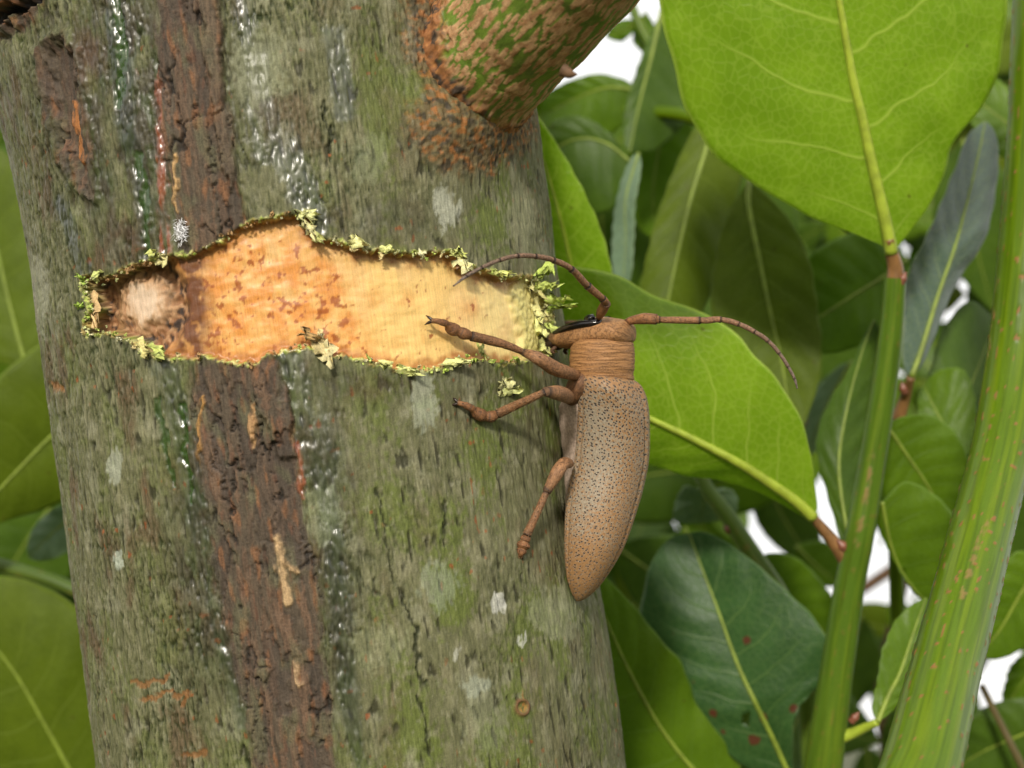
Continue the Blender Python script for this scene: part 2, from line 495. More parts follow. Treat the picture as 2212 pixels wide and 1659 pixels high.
def bark_field(th, s):
    """height (mm), colour, roughness and masks of the bark at angle th and height s"""
    a = th * TR
    base = TC + s[..., None] * TA + TR * (np.cos(th)[..., None] * E1 + np.sin(th)[..., None] * E2)
    u, v = proj(base)
    front = sst(-0.05, 0.2, np.cos(th)) * (base[..., 1] > 0)
    u = np.where(front > 0, u, 5000.0)
    wp = a + 0.9 * pn(a * .16, s * .05, 3) + 0.25 * pn(a * .6, s * .2, 4)
    n1 = pn(wp * 0.95, s * 0.13, 11); n2 = pn(wp * 1.9, s * 0.22, 12); n3 = pn(wp * 3.2, s * 0.45, 13)
    g1 = sst(0.13, 0.0, np.abs(n1)); g2 = sst(0.16, 0.0, np.abs(n2)); g3 = sst(0.2, 0.0, np.abs(n3))
    left = sst(860, 560, u)
    patch = sst(-0.25, 0.35, fbm(a * .09, s * .06, 3, 31))
    w1 = np.clip(0.38 + 0.62 * left, 0, 1) * (0.45 + 0.55 * patch)
    big = fbm(a * .05, s * .03, 3, 21)
    mid = fbm(a * .6, s * .12, 4, 22)
    h = 0.5 * big + 0.16 * mid - w1 * (0.30 * g1 + 0.26 * g2 + 0.10 * g3) + 0.06 * fbm(a * 2.6, s * .5, 3, 23)
    # flecks: short dark fissures on the smoother side
    fl = sst(0.30, 0.5, pn(a * 1.3 + 40, s * 0.30, 41)) * sst(0.1, 0.4, pn(a * .25, s * .2, 42) + 0.25)
    h = h - 0.16 * fl
    # ---- colour
    m1 = fbm(a * .13, s * .07, 4, 51); m2 = fbm(a * .5, s * .22, 4, 52); m3 = fbm(a * 1.6, s * .9, 3, 53)
    col = np.empty(th.shape + (3,)); col[:] = (0.126, 0.126, 0.063)
    col = mixc(col, (0.185, 0.178, 0.102), sst(-0.1, 0.55, m2))
    col = mixc(col, (0.108, 0.135, 0.030), sst(-.05, 0.45, m1 + 0.4 * m3) * (.45 + .4 * sst(700, 900, u)))
    col = mixc(col, (0.115, 0.078, 0.046), sst(0.12, 0.55, fbm(a * .17 + 9, s * .08, 4, 54)) * (0.25 + 0.55 * left))
    col = mixc(col, (0.24, 0.235, 0.155), sst(0.25, 0.6, fbm(a * .22, s * .18, 5, 55)) * 0.55)
    col = mixc(col, (0.020, 0.030, 0.008), np.clip(w1 * (0.85 * g1 + 0.75 * g2 + 0.35 * g3), 0, 0.93))
    col = mixc(col, (0.024, 0.024, 0.012), fl * 0.8)
    fl2 = sst(0.42, 0.6, pn(a * 2.1 + 7, s * 0.8, 43)); col = mixc(col, (0.27, 0.26, 0.18), fl2 * 0.3)
    rust = sst(0.60, 0.70, pn(a * 1.1 + 3, s * 0.6, 44)) * sst(0, .3, pn(a * .1, s * .1, 45)); col = mixc(col, (0.24, 0.075, 0.025), rust * 0.8)
    rgh = 0.52 + 0.1 * m3
    ju = u + 9 * pn(a * .8, s * .35, 61) + 5 * pn(a * 2.2, s * 1.0, 62)
    jv = v + 9 * pn(a * .5, s * .5, 63) + 4 * pn(a * 1.9, s * 1.9, 64)
    damp = np.clip(sst(1.25, .45, np.hypot((ju - 300) / 270, (jv - 250) / 360)) + .8 * sst(1.2, .5, np.hypot((ju - 470) / 130, (jv - 1150) / 420)) + .7 * sst(1.2, .5, np.hypot((ju - 720) / 70, (jv - 1250) / 480)) + .55 * sst(1.2, .4, np.hypot((ju - 800) / 160, (jv - 480) / 60)) + .5 * sst(1.2, .4, np.hypot((ju - 850) / 200, (jv - 830) / 45)), 0, 1) * front
    damp = damp * sst(-.75, .0, fbm(a * .2, s * .1, 3, 68))
    dcol = mixc(np.broadcast_to(np.array((0.060, 0.052, 0.031)), col.shape), (0.046, 0.060, 0.018), sst(-.2, .3, m2))
    dcol = mixc(dcol, (0.085, 0.048, 0.032), sst(.1, .5, m1))
    dcol = dcol * (1 - .75 * np.clip(w1 * (.7 * g1 + .6 * g2), 0, 1))[..., None]
    col = mixc(col, dcol * .85, damp * .92); rgh = rgh - .10 * damp
    # wet dark runs
    wet = np.zeros(th.shape)
    for pts, wd in (([(238,-60),(258,120),(280,310)], 30), ([(300,380),(312,460),(318,545)], 24), ([(130,440),(190,600)], 22),
                    ([(520,-60),(540,160),(575,330)], 34), ([(560,140),(600,300),(640,380),(680,480)], 52), ([(612,750),(655,870),(690,1000)], 58), ([(690,1000),(716,1180),(748,1420),(765,1680)], 36),
                    ([(355,800),(400,960),(430,1120),(480,1330),(540,1560)], 40), ([(720,80),(745,240)], 40)):
        wet = np.maximum(wet, sst(wd, wd * 0.35, line_d(ju, jv, pts)))
    wet *= front * sst(-.8, .1, pn(wp * .5, s * .07, 60))
    col = mixc(col, col * np.array((0.42, 0.50, 0.46)), wet * 0.85)
    rgh = rgh * (1 - wet) + wet * .32
    h = h * (1 - .45 * wet) + wet * (0.09 * pn(wp * 1.2, s * .16, 65) - 0.08 * g1 + (0.085 + .075 * sst(650, 950, v)) * pn(wp * 1.7, s * .62, 67))
    green = sst(14, 5, line_d(ju, jv, [(240,-40),(262,130),(255,225)])) + sst(12, 4, line_d(ju, jv, [(300,330),(312,430),(318,540)])) + sst(9, 4, line_d(ju, jv, [(338,860),(352,940),(372,1050)])) + sst(8, 3, line_d(ju, jv, [(392,880),(398,960),(415,1090)]))
    green = np.clip(green, 0, 1) * front
    col = mixc(col, (0.022, 0.055, 0.006), green * 0.85); h = h - 0.25 * green; rgh = rgh - 0.1 * green
    # red streaks beside the dead strips
    red = np.maximum.reduce([sst(13, 5, line_d(ju, jv, [(345,150),(348,330),(352,440),(358,545)])),
                             sst(22, 10, line_d(ju, jv, [(693,1490),(702,1700)])), sst(9, 4, line_d(ju, jv, [(500,1385),(518,1460)])),
                             sst(9, 4, line_d(ju, jv, [(640,960),(655,1080)])), sst(6, 2, line_d(ju, jv, [(490,330),(505,440)]))]) * front
    red *= sst(-0.5, 0.15, pn(wp * 1.3, s * .2, 66))
    col = mixc(col, (0.215, 0.055, 0.022), red * 0.85); rgh = rgh - 0.2 * red; h = h + 0.12 * red
    # lichen and pale spots
    for (x, y, rx, ry, c, k) in ((962,448,26,44,(0.40,0.41,0.33),.65), (918,868,34,60,(0.34,0.36,0.27),.55), (800,345,40,55,(0.27,0.30,0.18),.25), (945,1268,42,46,(0.30,0.34,0.24),.35),
                                 (1078,1306,17,21,(0.55,0.55,0.50),.6), (1131,1378,7,16,(0.55,0.55,0.5),.5), (1050,1560,46,70,(0.28,0.30,0.19),.22), (985,1412,8,22,(0.5,0.5,0.42),.5),
                                 (820,1400,60,50,(0.28,0.31,0.17),.25), (700,1110,38,60,(0.27,0.31,0.18),.3), (250,1010,14,40,(0.34,0.36,0.28),.6), (255,1212,10,22,(0.36,0.40,0.33),.7),
                                 (80,640,30,80,(0.30,0.30,0.22),.5), (1120,470,34,70,(0.26,0.26,0.16),.5), (1030,1480,30,20,(0.33,0.36,0.28),.5), (560,150,60,90,(0.26,0.27,0.17),.5),
                                 (905,70,30,60,(0.33,0.32,0.24),.5), (1200,1330,50,60,(0.24,0.25,0.15),.5), (590,620,5,5,(.5,.5,.5),.1)):
        e = np.hypot((ju - x) / rx, (jv - y) / ry) + 0.35 * m3 + .5 * m2
        k2 = sst(1.15, 0.8, e) * k * front
        col = mixc(col, c, k2); rgh = rgh + 0.15 * k2; h = h + 0.03 * k2
    # orange scratches, small round knot
    for pts, wd in (([(280,1475),(310,1480),(345,1468),(362,1462)], 7), ([(305,1512),(340,1505),(372,1490)], 7), ([(380,1502),(410,1492),(400,1520)], 9), ([(400,1632),(440,1625)], 9), ([(118,830),(128,842)], 10)):
        k = sst(wd, wd * .4, line_d(ju, jv, pts)) * front
        col = mixc(col, (0.22, 0.10, 0.035), k * 0.75); h = h - 0.12 * k
    for pts, wd in (([(868,1285),(898,1360),(904,1440),(920,1490)], 5), ([(812,1050),(838,1170),(850,1260)], 4), ([(905,1500),(918,1570),(930,1650)], 5), ([(800,1210),(815,1290)], 4), ([(660,1480),(668,1600)], 5), ([(955,1090),(962,1180)], 3.5), ([(1040,1420),(1048,1490)], 3.5), ([(700,220),(716,330)], 4), ([(690,420),(730,455)], 4)):
        k = sst(wd, wd * .3, line_d(ju, jv, pts)) * front * sst(-.5, .0, pn(a * .5, s * .4, 46))
        col = mixc(col, (0.020, 0.024, 0.010), k * .9); h = h - .3 * k
    kd = np.hypot(u - 1130, (v - 1528) / 1.2)
    ring = np.exp(-((kd - 13) / 3.5) ** 2) * front; core = sst(11, 6, kd) * front
    col = mixc(col, (0.16, 0.065, 0.035), ring * .8); col = mixc(col, (0.33, 0.16, 0.045), core * sst(-.3, .3, m3 + .1))
    h = h + 0.35 * ring - 0.1 * core
    # ---- dead bark: dark broken plates
    sd = np.minimum.reduce([poly_sdf(ju, jv, STRIP_UP), poly_sdf(ju, jv, STRIP_LO), poly_sdf(ju, jv, SCAR), poly_sdf(ju, jv, CORNER)])
    sd = np.where(front > 0.3, sd, 99)
    dead = sst(9, -9, sd + 9 * pn(wp * .8, s * .12, 69))
    f1, f2, cid = worley(wp * 0.42 + 0.5 * pn(a, s * .5, 71), s * 0.095 + 0.12 * pn(a, s, 72), 73)
    crk = sst(0.10, 0.0, f2 - f1)
    f1b, f2b, cidb = worley(wp * 1.5 + 0.3 * pn(a * 2, s, 74), s * 0.13 + 0.15 * pn(a * 2, s * 2, 75), 76)
    crb = sst(0.14, 0.0, f2b - f1b)
    rough_h = 0.42 * (cid - 0.4) + 0.10 * (cidb - 0.5) + 0.10 * fbm(a * 1.2, s * .22, 4, 77) - 0.55 * crk * sst(-.2, .3, pn(a * .2, s * .08, 70)) - 0.08 * crb - .2
    dc = np.empty(th.shape + (3,)); dc[:] = (0.076, 0.056, 0.036)
    dc = mixc(dc, (0.115, 0.070, 0.042), sst(.35, .9, cidb)); dc = mixc(dc, (0.046, 0.034, 0.026), sst(.6, .1, cid) * .6)
    dc = mixc(dc, (0.20, 0.085, 0.032), sst(0.32, 0.6, pn(a * .9, s * .22, 78) + .15 * m3) * .6)
    dc = mixc(dc, (0.10, 0.10, 0.05), sst(0.1, 0.5, fbm(a * .3, s * .15, 3, 79)) * .5)
    dc = mixc(dc, (0.15, 0.06, 0.03), sst(0.45, 0.65, pn(a * 1.4, s * .3, 80)) * .4)
    dc = mixc(dc, (0.010, 0.008, 0.006), np.clip(crk * .9 * sst(-.2, .3, pn(a * .2, s * .08, 70)) + crb * .22, 0, .92))
    for pts, wd, c in (([(372,330),(378,390),(382,450)], 6, (0.42, 0.26, 0.11)), ([(598,1160),(608,1235),(625,1300)], 12, (0.40, 0.27, 0.14)), ([(545,870),(543,965)], 9, (0.34, 0.20, 0.09)), ([(434,860),(428,1020)], 6, (0.32, 0.17, 0.05)), ([(640,1430),(648,1480)], 7, (0.36, 0.24, 0.13)), ([(150,220),(165,300),(178,345)], 9, (0.30, 0.12, 0.035)), ([(610,1210),(640,1235)], 9, (0.3, 0.2, 0.10))):
        k = sst(wd, wd * .3, line_d(ju, jv, pts)) * dead
        dc = mixc(dc, c, k); rough_h = rough_h + 0.35 * k
    # a lifted plate with a clear broken edge on the lower strip
    pl = sst(4, -4, poly_sdf(ju, jv, [(562,790),(604,790),(622,850),(640,985),(600,1000),(580,905),(560,900),(548,840)]))
    rough_h = rough_h + 0.75 * pl
    pl2 = sst(4, -4, poly_sdf(ju, jv, [(430,-40),(476,0),(484,150),(515,300),(500,410),(470,330),(455,200),(440,90)]))
    rough_h = rough_h + 0.7 * pl2; dc = mixc(dc, (0.105, 0.075, 0.045), pl2 * .6 * (1 - crk))
    scar_rim = np.exp(-((poly_sdf(ju, jv, SCAR) - 2) / 9.0) ** 2) * front
    h = h * (1 - dead) + dead * rough_h + 0.7 * scar_rim
    scar_in = sst(-10, -26, poly_sdf(ju, jv, SCAR)) * front
    h = h - 0.8 * scar_in
    cor = sst(0, -40, poly_sdf(ju, jv, CORNER)) * front
    h = h + cor * (1.5 + 1.2 * sst(0.2, -0.3, pn(a * .25, s * .5, 83)))
    dc = mixc(dc, (0.28, 0.11, 0.035), cor * sst(-.1, .3, pn(a * .8, s * .8, 84)) * .75)
    fis = sst(13, 4, line_d(ju, jv, [(-40,62),(30,40),(75,10),(100,-20)])) * front
    dc = mixc(dc, (0.008, 0.007, 0.007), fis); h = h - 1.8 * fis
    col = col * (1 - dead[..., None]) + dc * dead[..., None]
    rgh = rgh * (1 - dead) + (0.7 - 0.2 * sst(0.2, .5, m1)) * dead
    # ---- swelling round the big branch, orange crumbly halo
    bd = line_d(u, v, [(945,-60),(925,60),(965,180),(930,265),(975,325),(1045,320),(1100,275)]) + 50
    h = h + 3.6 * np.exp(-(np.hypot(u - 1008, v - 255) / 100) ** 2) * front
    halo = sst(125, 82, bd + 26 * m2) * front
    hc = mixc(np.broadcast_to(np.array((0.14, 0.10, 0.05)), col.shape), (0.29, 0.115, 0.035), sst(-.1, .35, fbm(a * .9, s * .9, 4, 91)))
    hc = mixc(hc, (0.05, 0.035, 0.025), sst(-.05, .35, fbm(a * .7 + 5, s * .7, 3, 92)))
    col = mixc(col, hc, halo * .85); h = h + halo * 0.24 * fbm(a * 1.8, s * 1.3, 4, 93)
    # flare into the limb at the upper corner
    h = h + 9.0 * sst(24, 95, s) * np.exp(-((th + 1.45) / 0.55) ** 2)
    # ---- gnawed wound
    wu = u + 6 * pn(a * .9, s * .9, 101) + 4.5 * pn(a * 2.4, s * 2.4, 102)
    wv = v + 6 * pn(a * .9, s * .9, 103) + 4.5 * pn(a * 2.4, s * 2.4, 104)
    sd = np.full(th.shape, 99.0)
    box = (u > 140) & (u < 1230) & (v > 420) & (v < 840) & (front > 0.02)
    sd[box] = poly_sdf(wu[box], wv[box], WOUND)
    rim = np.exp(-((sd - 1.0) / 4.0) ** 2) * sst(-.35, .25, fbm(a * .7, s * .7, 3, 105) + .15)
    inn = sst(2.5, -5.0, sd)
    return dict(u=u, v=v, a=a, h=h, col=col, rgh=rgh, sd=sd, rim=rim, inn=inn, dead=dead, front=front, wp=wp, m3=m3)

def wood_field(f, th, s):
    u, v, a = f['u'], f['v'], f['a']
    sd = f['sd']
    dep = 1.55 + 0.13 * fbm(a * .25, s * .5, 3, 111) + 0.012 * pn(a * .9 + .6 * pn(a * .7, s * .7, 133), s * 1.6, 112)
    # hole at the far left end: trough with a pale core
    hd = np.hypot((u - 286) / 1.0, (v - 652) / 1.05) + 16 * pn(a * .5, s * .5, 113) + 9 * pn(a * 1.5, s * 1.3, 131)
    bowl = sst(128, 92, np.hypot(u - 275, (v - 660) * .9) + 10 * pn(a * .6, s * .6, 114))
    core = sst(78, 34, hd)
    dep = dep + bowl * 1.7 - core * (1.05 + .10 * pn(a * 2.6, s * .7, 115))
    dep = dep + bowl * (1 - core) * 0.30 * fbm(a * 1.2, s * 1.2, 3, 116)
    col = np.empty(th.shape + (3,)); col[:] = (0.66, 0.35, 0.105)
    col = mixc(col, (0.75, 0.50, 0.175), sst(600, 900, u + 60 * pn(a * .1, s * .2, 117)))
    col = mixc(col, (0.77, 0.60, 0.25), sst(950, 1130, u))
    pale = sst(0.0, .5, fbm(a * .2, s * .11, 3, 118)); col = mixc(col, (0.71, 0.46, 0.19), pale * .6)
    tooth = sst(0.1, 0.5, pn(a * .35, s * 1.5, 119) + .2 * f['m3']); col = mixc(col, (0.60, 0.30, 0.08), tooth * .10 * sst(-2, -30, sd))
    dens = np.zeros(th.shape); wash = np.zeros(th.shape)
    for x, y, r0 in ((478,545,16),(522,550,20),(545,578,18),(562,560,14),(500,618,20),(470,655,18),(604,662,24),(628,655,18),(665,618,18),(650,575,15),(702,665,30),(722,645,20),(745,690,16),(700,712,18),(640,545,14),(600,590,16),(728,600,14),(690,582,12),(640,690,14),(862,776,16),(785,757,15),(455,735,30),(500,690,20),(520,640,12),(575,610,12),(760,745,12),(890,645,8),(978,702,9),(1035,660,8),(940,720,8),(430,620,26),(540,740,14),(590,748,10),(820,640,7),(660,720,16),(725,730,18)):
        e = ((u - x) ** 2 + (v - y) ** 2)
        dens = np.maximum(dens, np.exp(-e / r0 ** 2)); wash = wash + .5 * np.exp(-e / (2.6 * r0) ** 2)
    sp = pn(a * .9 + .5 * pn(a * .8, s * .8, 130), s * 1.0, 121) + .6 * pn(a * 2.2, s * 1.9, 122)
    rust = sst(0.62, 0.80, sp * .75 + .62 * dens + .12 * np.clip(wash, 0, 1))
    col = mixc(col, (0.60, 0.235, 0.045), np.clip(wash, 0, 1) * sst(-.4, .3, fbm(a * .4, s * .4, 4, 123)) * .9)
    col = mixc(col, (0.28, 0.065, 0.010), rust * .85)
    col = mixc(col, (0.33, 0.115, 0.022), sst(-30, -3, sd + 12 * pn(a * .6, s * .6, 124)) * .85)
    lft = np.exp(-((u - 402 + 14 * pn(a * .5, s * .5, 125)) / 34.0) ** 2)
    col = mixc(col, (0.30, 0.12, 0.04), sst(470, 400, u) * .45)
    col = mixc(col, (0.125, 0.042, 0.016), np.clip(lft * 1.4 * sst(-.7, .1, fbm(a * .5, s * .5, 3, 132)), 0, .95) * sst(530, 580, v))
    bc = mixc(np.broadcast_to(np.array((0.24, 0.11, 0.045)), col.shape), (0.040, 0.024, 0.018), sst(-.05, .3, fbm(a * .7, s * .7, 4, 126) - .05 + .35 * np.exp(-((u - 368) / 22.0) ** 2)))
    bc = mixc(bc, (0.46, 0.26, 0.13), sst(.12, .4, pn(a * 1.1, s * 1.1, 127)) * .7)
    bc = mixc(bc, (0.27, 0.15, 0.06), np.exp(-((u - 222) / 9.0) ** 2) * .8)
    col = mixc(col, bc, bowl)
    cc = mixc(np.broadcast_to(np.array((0.66, 0.50, 0.36)), col.shape), (0.50, 0.29, 0.14), sst(22, 52, hd + 8 * pn(a * 1.2, s * .5, 134)) * .85)
    col = mixc(col, cc, core * .95)
    # right end: layers of pale greenish bast
    lay = sst(1128, 1150, u + 9 * pn(a * .7, s * .7, 128) + 20 * np.exp(-((v - 640) / 40.) ** 2))
    col = mixc(col, (0.55, 0.50, 0.17), lay * .85); dep = dep - lay * (.75 + .2 * pn(a * 1.6, s * 1.6, 129))
    rgh = 0.42 + .12 * f['m3'] + .3 * bowl
    return dep, col, rgh

def trunk():
    NT_, NS_ = 740, 680
    th = np.r_[np.linspace(-1.80, 1.80, NT_), np.linspace(1.80, 2 * math.pi - 1.80, 50)[1:-1]]
    s = np.r_[np.linspace(-1270, -64, 40)[:-1], np.linspace(-64, 64, NS_), np.linspace(64, 420, 20)[1:]]
    T, S = np.meshgrid(th, s)
    f = bark_field(T, S)
    dep, wc, wr = wood_field(f, T, S)
    inn = f['inn']
    h = f['h'] + 0.22 * f['rim'] * (1 + pn(f['a'] * 2, S * 2, 106))
    # the branch collar and the bark relief die out in the wound
    hw = 0.35 * f['h'] * 0 - dep
    r = TR + h * (1 - inn) + hw * inn
    r = r + 14 * sst(-700, -1270, S)
    rimc = mixc(np.broadcast_to(np.array((0.62, 0.60, 0.24)), f['col'].shape), (0.40, 0.50, 0.09), sst(-.1, .3, pn(f['a'] * 1.7, S * 1.7, 107)))
    rimc = mixc(rimc, (0.36, 0.20, 0.07), sst(.0, .4, pn(f['a'] * .5, S * .5, 108)) * .7)
    col = mixc(f['col'], rimc, np.clip(f['rim'] * 1.1, 0, .95))
    col = col * (1 - inn[..., None]) + wc * inn[..., None]
    rgh = f['rgh'] * (1 - inn) + wr * inn
    V = TC + S[..., None] * TA + r[..., None] * (np.cos(T)[..., None] * E1 + np.sin(T)[..., None] * E2)
    nr, nc = T.shape
    q = quads(nr, nc, wrap=True)
    tex = np.stack([f['a'], S, 0 * S], -1)
    fi = inn.ravel()[q].mean(1) > 0.5
    fd = (f['dead'].ravel()[q].mean(1) > 0.5) & ~fi
    tree = empty('tree', TC + TA * -64, 'mossy grey-green tree trunk with a gnawed orange wound and a thick green branch', 'tree')
    Vf, Cf, Rf, Tf = V.reshape(-1, 3), col.reshape(-1, 3), rgh.ravel(), tex.reshape(-1, 3)
    def sub(mask, name, mat, parent):
        qq = q[mask]
        idx, inv = np.unique(qq, return_inverse=True)
        return build(name, Vf[idx], inv.reshape(qq.shape), mat, parent,
                     dict(col=('FLOAT_COLOR', Cf[idx]), rgh=('FLOAT', np.clip(Rf[idx], .24, 1)), tex=('FLOAT_VECTOR', Tf[idx])))
    tk = sub(~fi & ~fd, 'trunk', M['bark'], tree)
    w = sub(fi, 'exposed_wood', M['wood'], tk)
    w['label'] = 'bare orange wood where the bark has been gnawed away'
    # each dead strip its own piece
    qc_u = f['u'].ravel()[q].mean(1); qc_v = f['v'].ravel()[q].mean(1)
    up = fd & (qc_v < 640) & (qc_u > 260); lo = fd & (qc_v >= 640); sc = fd & (qc_v < 640) & (qc_u <= 260) & (qc_u > 84); co = fd & ~up & ~lo & ~sc
    for m, lb in ((up, 'dark flaking dead bark above the wound'), (lo, 'dark flaking dead bark below the wound'), (sc, 'long brown scar in the bark'), (co, 'orange-brown crumbling bark of another limb')):
        if m.any(): sub(m, 'dead_bark', M['dead_bark'], tk)['label'] = lb
    return tree, tk
tree, trunk_o = trunk()

# ------------------------------------------------------------------ generic displaced tube
def frames(path):
    t = np.gradient(path, axis=0); t /= np.linalg.norm(t, axis=1)[:, None]
    ref = np.array((0, -1.0, 0))
    n = np.empty_like(t)
    n0 = ref - ref.dot(t[0]) * t[0]
    if np.linalg.norm(n0) < .1: n0 = np.array((1.0, 0, 0)) - t[0][0] * t[0]
    n[0] = n0 / np.linalg.norm(n0)
    for i in range(1, len(t)):
        x = n[i - 1] - n[i - 1].dot(t[i]) * t[i]; n[i] = x / np.linalg.norm(x)
    return t, n, np.cross(t, n)

def gridtube(path, rad, nth):
    """path (n,3), rad (n,) or (n,nth); returns verts with end caps closed by poles, quads/tris, theta, s"""
    t, n, b = frames(path)
    th = np.linspace(0, 2 * math.pi, nth, endpoint=False)
    rad = np.asarray(rad, float)
    if rad.ndim == 1: rad = np.repeat(rad[:, None], nth, 1)
    V = path[:, None] + rad[..., None] * (np.cos(th)[None, :, None] * n[:, None] + np.sin(th)[None, :, None] * b[:, None])
    return V, th

def tube(name, pts, radii, mat, parent, nth=10, n=None, flat=1.0, col=None, jit=0.0, seed=0, texo=0.0, spl=True, bands=None):
    """smooth tapering tube through pts (mm), radii interpolated along them; closed ends"""
    pts = np.asarray(pts, float)
    n = n or max(8, len(pts) * 6)
    path = spline(pts, n) if spl else pts
    s0 = np.r_[0, np.cumsum(np.linalg.norm(np.diff(pts, axis=0), axis=1))]
    s = np.r_[0, np.cumsum(np.linalg.norm(np.diff(path, axis=0), axis=1))]
    r = np.interp(s / s[-1], s0 / s0[-1], radii) if np.ndim(radii) else np.full(n, float(radii))
    if bands is not None: r = r * bands(s / s[-1])
    V, th = gridtube(path, r, nth)
    if jit: 
        d = jit * fbm(th[None, :] * 1.5 + seed * 7.1, s[:, None] * 1.2, 3, seed)
        V = V + (V - path[:, None]) / np.maximum(r, 1e-6)[:, None, None] * d[..., None]
    nr = len(path)
    verts = np.vstack([V.reshape(-1, 3), path[:1], path[-1:]])
    f = [tuple(x) for x in quads(nr, nth, True)]
    a, b = nr * nth, nr * nth + 1
    for k in range(nth):
        f.append((a, (k + 1) % nth, k)); f.append((b, (nr - 1) * nth + k, (nr - 1) * nth + (k + 1) % nth))
    TT, SS = np.meshgrid(th, s)
    tex = np.stack([np.cos(TT) * r[:, None] + texo, SS, np.sin(TT) * r[:, None]], -1).reshape(-1, 3)
    tex = np.vstack([tex, [[texo, 0, 0], [texo, s[-1], 0]]])
    at = dict(tex=('FLOAT_VECTOR', tex))
    if col is not None:
        c = col(SS / s[-1], TT).reshape(-1, 3) if callable(col) else np.broadcast_to(np.array(col), (nr * nth, 3))
        at['col'] = ('FLOAT_COLOR', np.vstack([c, c[:1], c[-1:]]))
        at['rgh'] = ('FLOAT', np.full(len(verts), .5))
    return build(name, verts, f, mat, parent, at)

# ------------------------------------------------------------------ thick branch
def branch():
    pts = np.array([P(880,320,217), P(965,222,200.5), P(1030,148,192), P(1090,82,187.5), P(1165,0,182), P(1290,-140,174), P(1420,-290,166)])
    n, nth = 420, 300
    path = spline(pts, n)
    s = np.r_[0, np.cumsum(np.linalg.norm(np.diff(path, axis=0), axis=1))]
    th = np.linspace(0, 2 * math.pi, nth, endpoint=False)
    TT, SS = np.meshgrid(th, s)
    x = TT * 8.3
    # periodic noise: blend across the seam, which faces away
    R = 9.25 + 0.5 * np.exp(-((s - 14) / 6) ** 2) + 0.25 * fbm(s * .2, s * 0, 2, 5)
    wx = x + 0.5 * pn(x * .4, SS * .3, 2)
    # corky lozenges drawn out along the branch, slightly spiralled
    sx = wx * 1.4 + SS * 0.05
    f1, f2, cid = worley(sx, SS * 0.26 + 0.35 * pn(x * .8, SS * .3, 8), 4)
    loz = sst(0.48, 0.40, f1 * (0.72 + 0.55 * cid) + 0.16 * fbm(x * 2.4, SS * .6, 3, 6))
    fine = sst(.30, .42, pn(x * 1.7, SS * .35, 7))
    cork = np.clip(np.maximum(loz, .8 * fine * sst(-.2, .3, pn(x * .3, SS * .15, 9))), 0, 1)
    V0, _ = gridtube(path, np.repeat(R[:, None], nth, 1), nth)
    rel = V0 - TC; rel = rel - (rel @ TA)[..., None] * TA
    gap = np.linalg.norm(rel, axis=-1) - TR
    col_edge = sst(5.0, 2.8, gap + 1.6 * pn(x * .35, SS * .25, 10) + 1.2 * pn(x, SS, 11))
    rr = R[:, None] + 0.06 * cork + 0.10 * fbm(x * .5, SS * .3, 3, 12) + col_edge * (0.32 * fbm(x * 1.2, SS * .9, 4, 13) + .4)
    path_r = rr
    V, _ = gridtube(path, path_r, nth)
    green = np.empty(TT.shape + (3,)); green[:] = (0.088, 0.142, 0.015)
    green = mixc(green, (0.13, 0.20, 0.022), sst(-.2, .4, fbm(x * .3, SS * .2, 3, 14)))
    cc = mixc(np.broadcast_to(np.array((0.45, 0.265, 0.13)), green.shape), (0.34, 0.17, 0.075), sst(-.2, .4, fbm(x * 1.2, SS * .8, 3, 15)))
    col = mixc(green, cc, cork * .95)
    ccol = mixc(np.broadcast_to(np.array((0.27, 0.11, 0.036)), green.shape), (0.050, 0.034, 0.023), sst(-.15, .3, fbm(x * .6, SS * .6, 4, 16)))
    ccol = mixc(ccol, (0.36, 0.16, 0.05), sst(.15, .45, pn(x * 1.4, SS * 1.4, 17)) * .8)
    col = mixc(col, ccol, col_edge)
    rgh = .42 + .3 * cork + .25 * col_edge
    q = quads(n, nth, True)
    tex = np.stack([x, SS, 0 * x], -1).reshape(-1, 3)
    m = col_edge.ravel()[q].mean(1) > 0.5
    def sub(mask, name, parent):
        qq = q[mask]; idx, inv = np.unique(qq, return_inverse=True)
        return build(name, V.reshape(-1, 3)[idx], inv.reshape(qq.shape), M['branch'], parent,
                     dict(col=('FLOAT_COLOR', col.reshape(-1, 3)[idx]), rgh=('FLOAT', np.clip(rgh.ravel()[idx], .25, 1)), tex=('FLOAT_VECTOR', tex[idx])))
    b = sub(~m, 'branch', tree)
    b['label'] = 'green branch covered in orange-brown corky lozenges'
    c = sub(m, 'branch_collar', b)
    # small pointed bud scale on the underside
    p0 = P(1233,160,160)
    tube('bud_scale', [p0 + (-.9, .3, .5), p0 + (0, 0, 0), p0 + (.75, -.1, -.05)], [.8, .55, .05], M['twig'], b, 8)
branch()

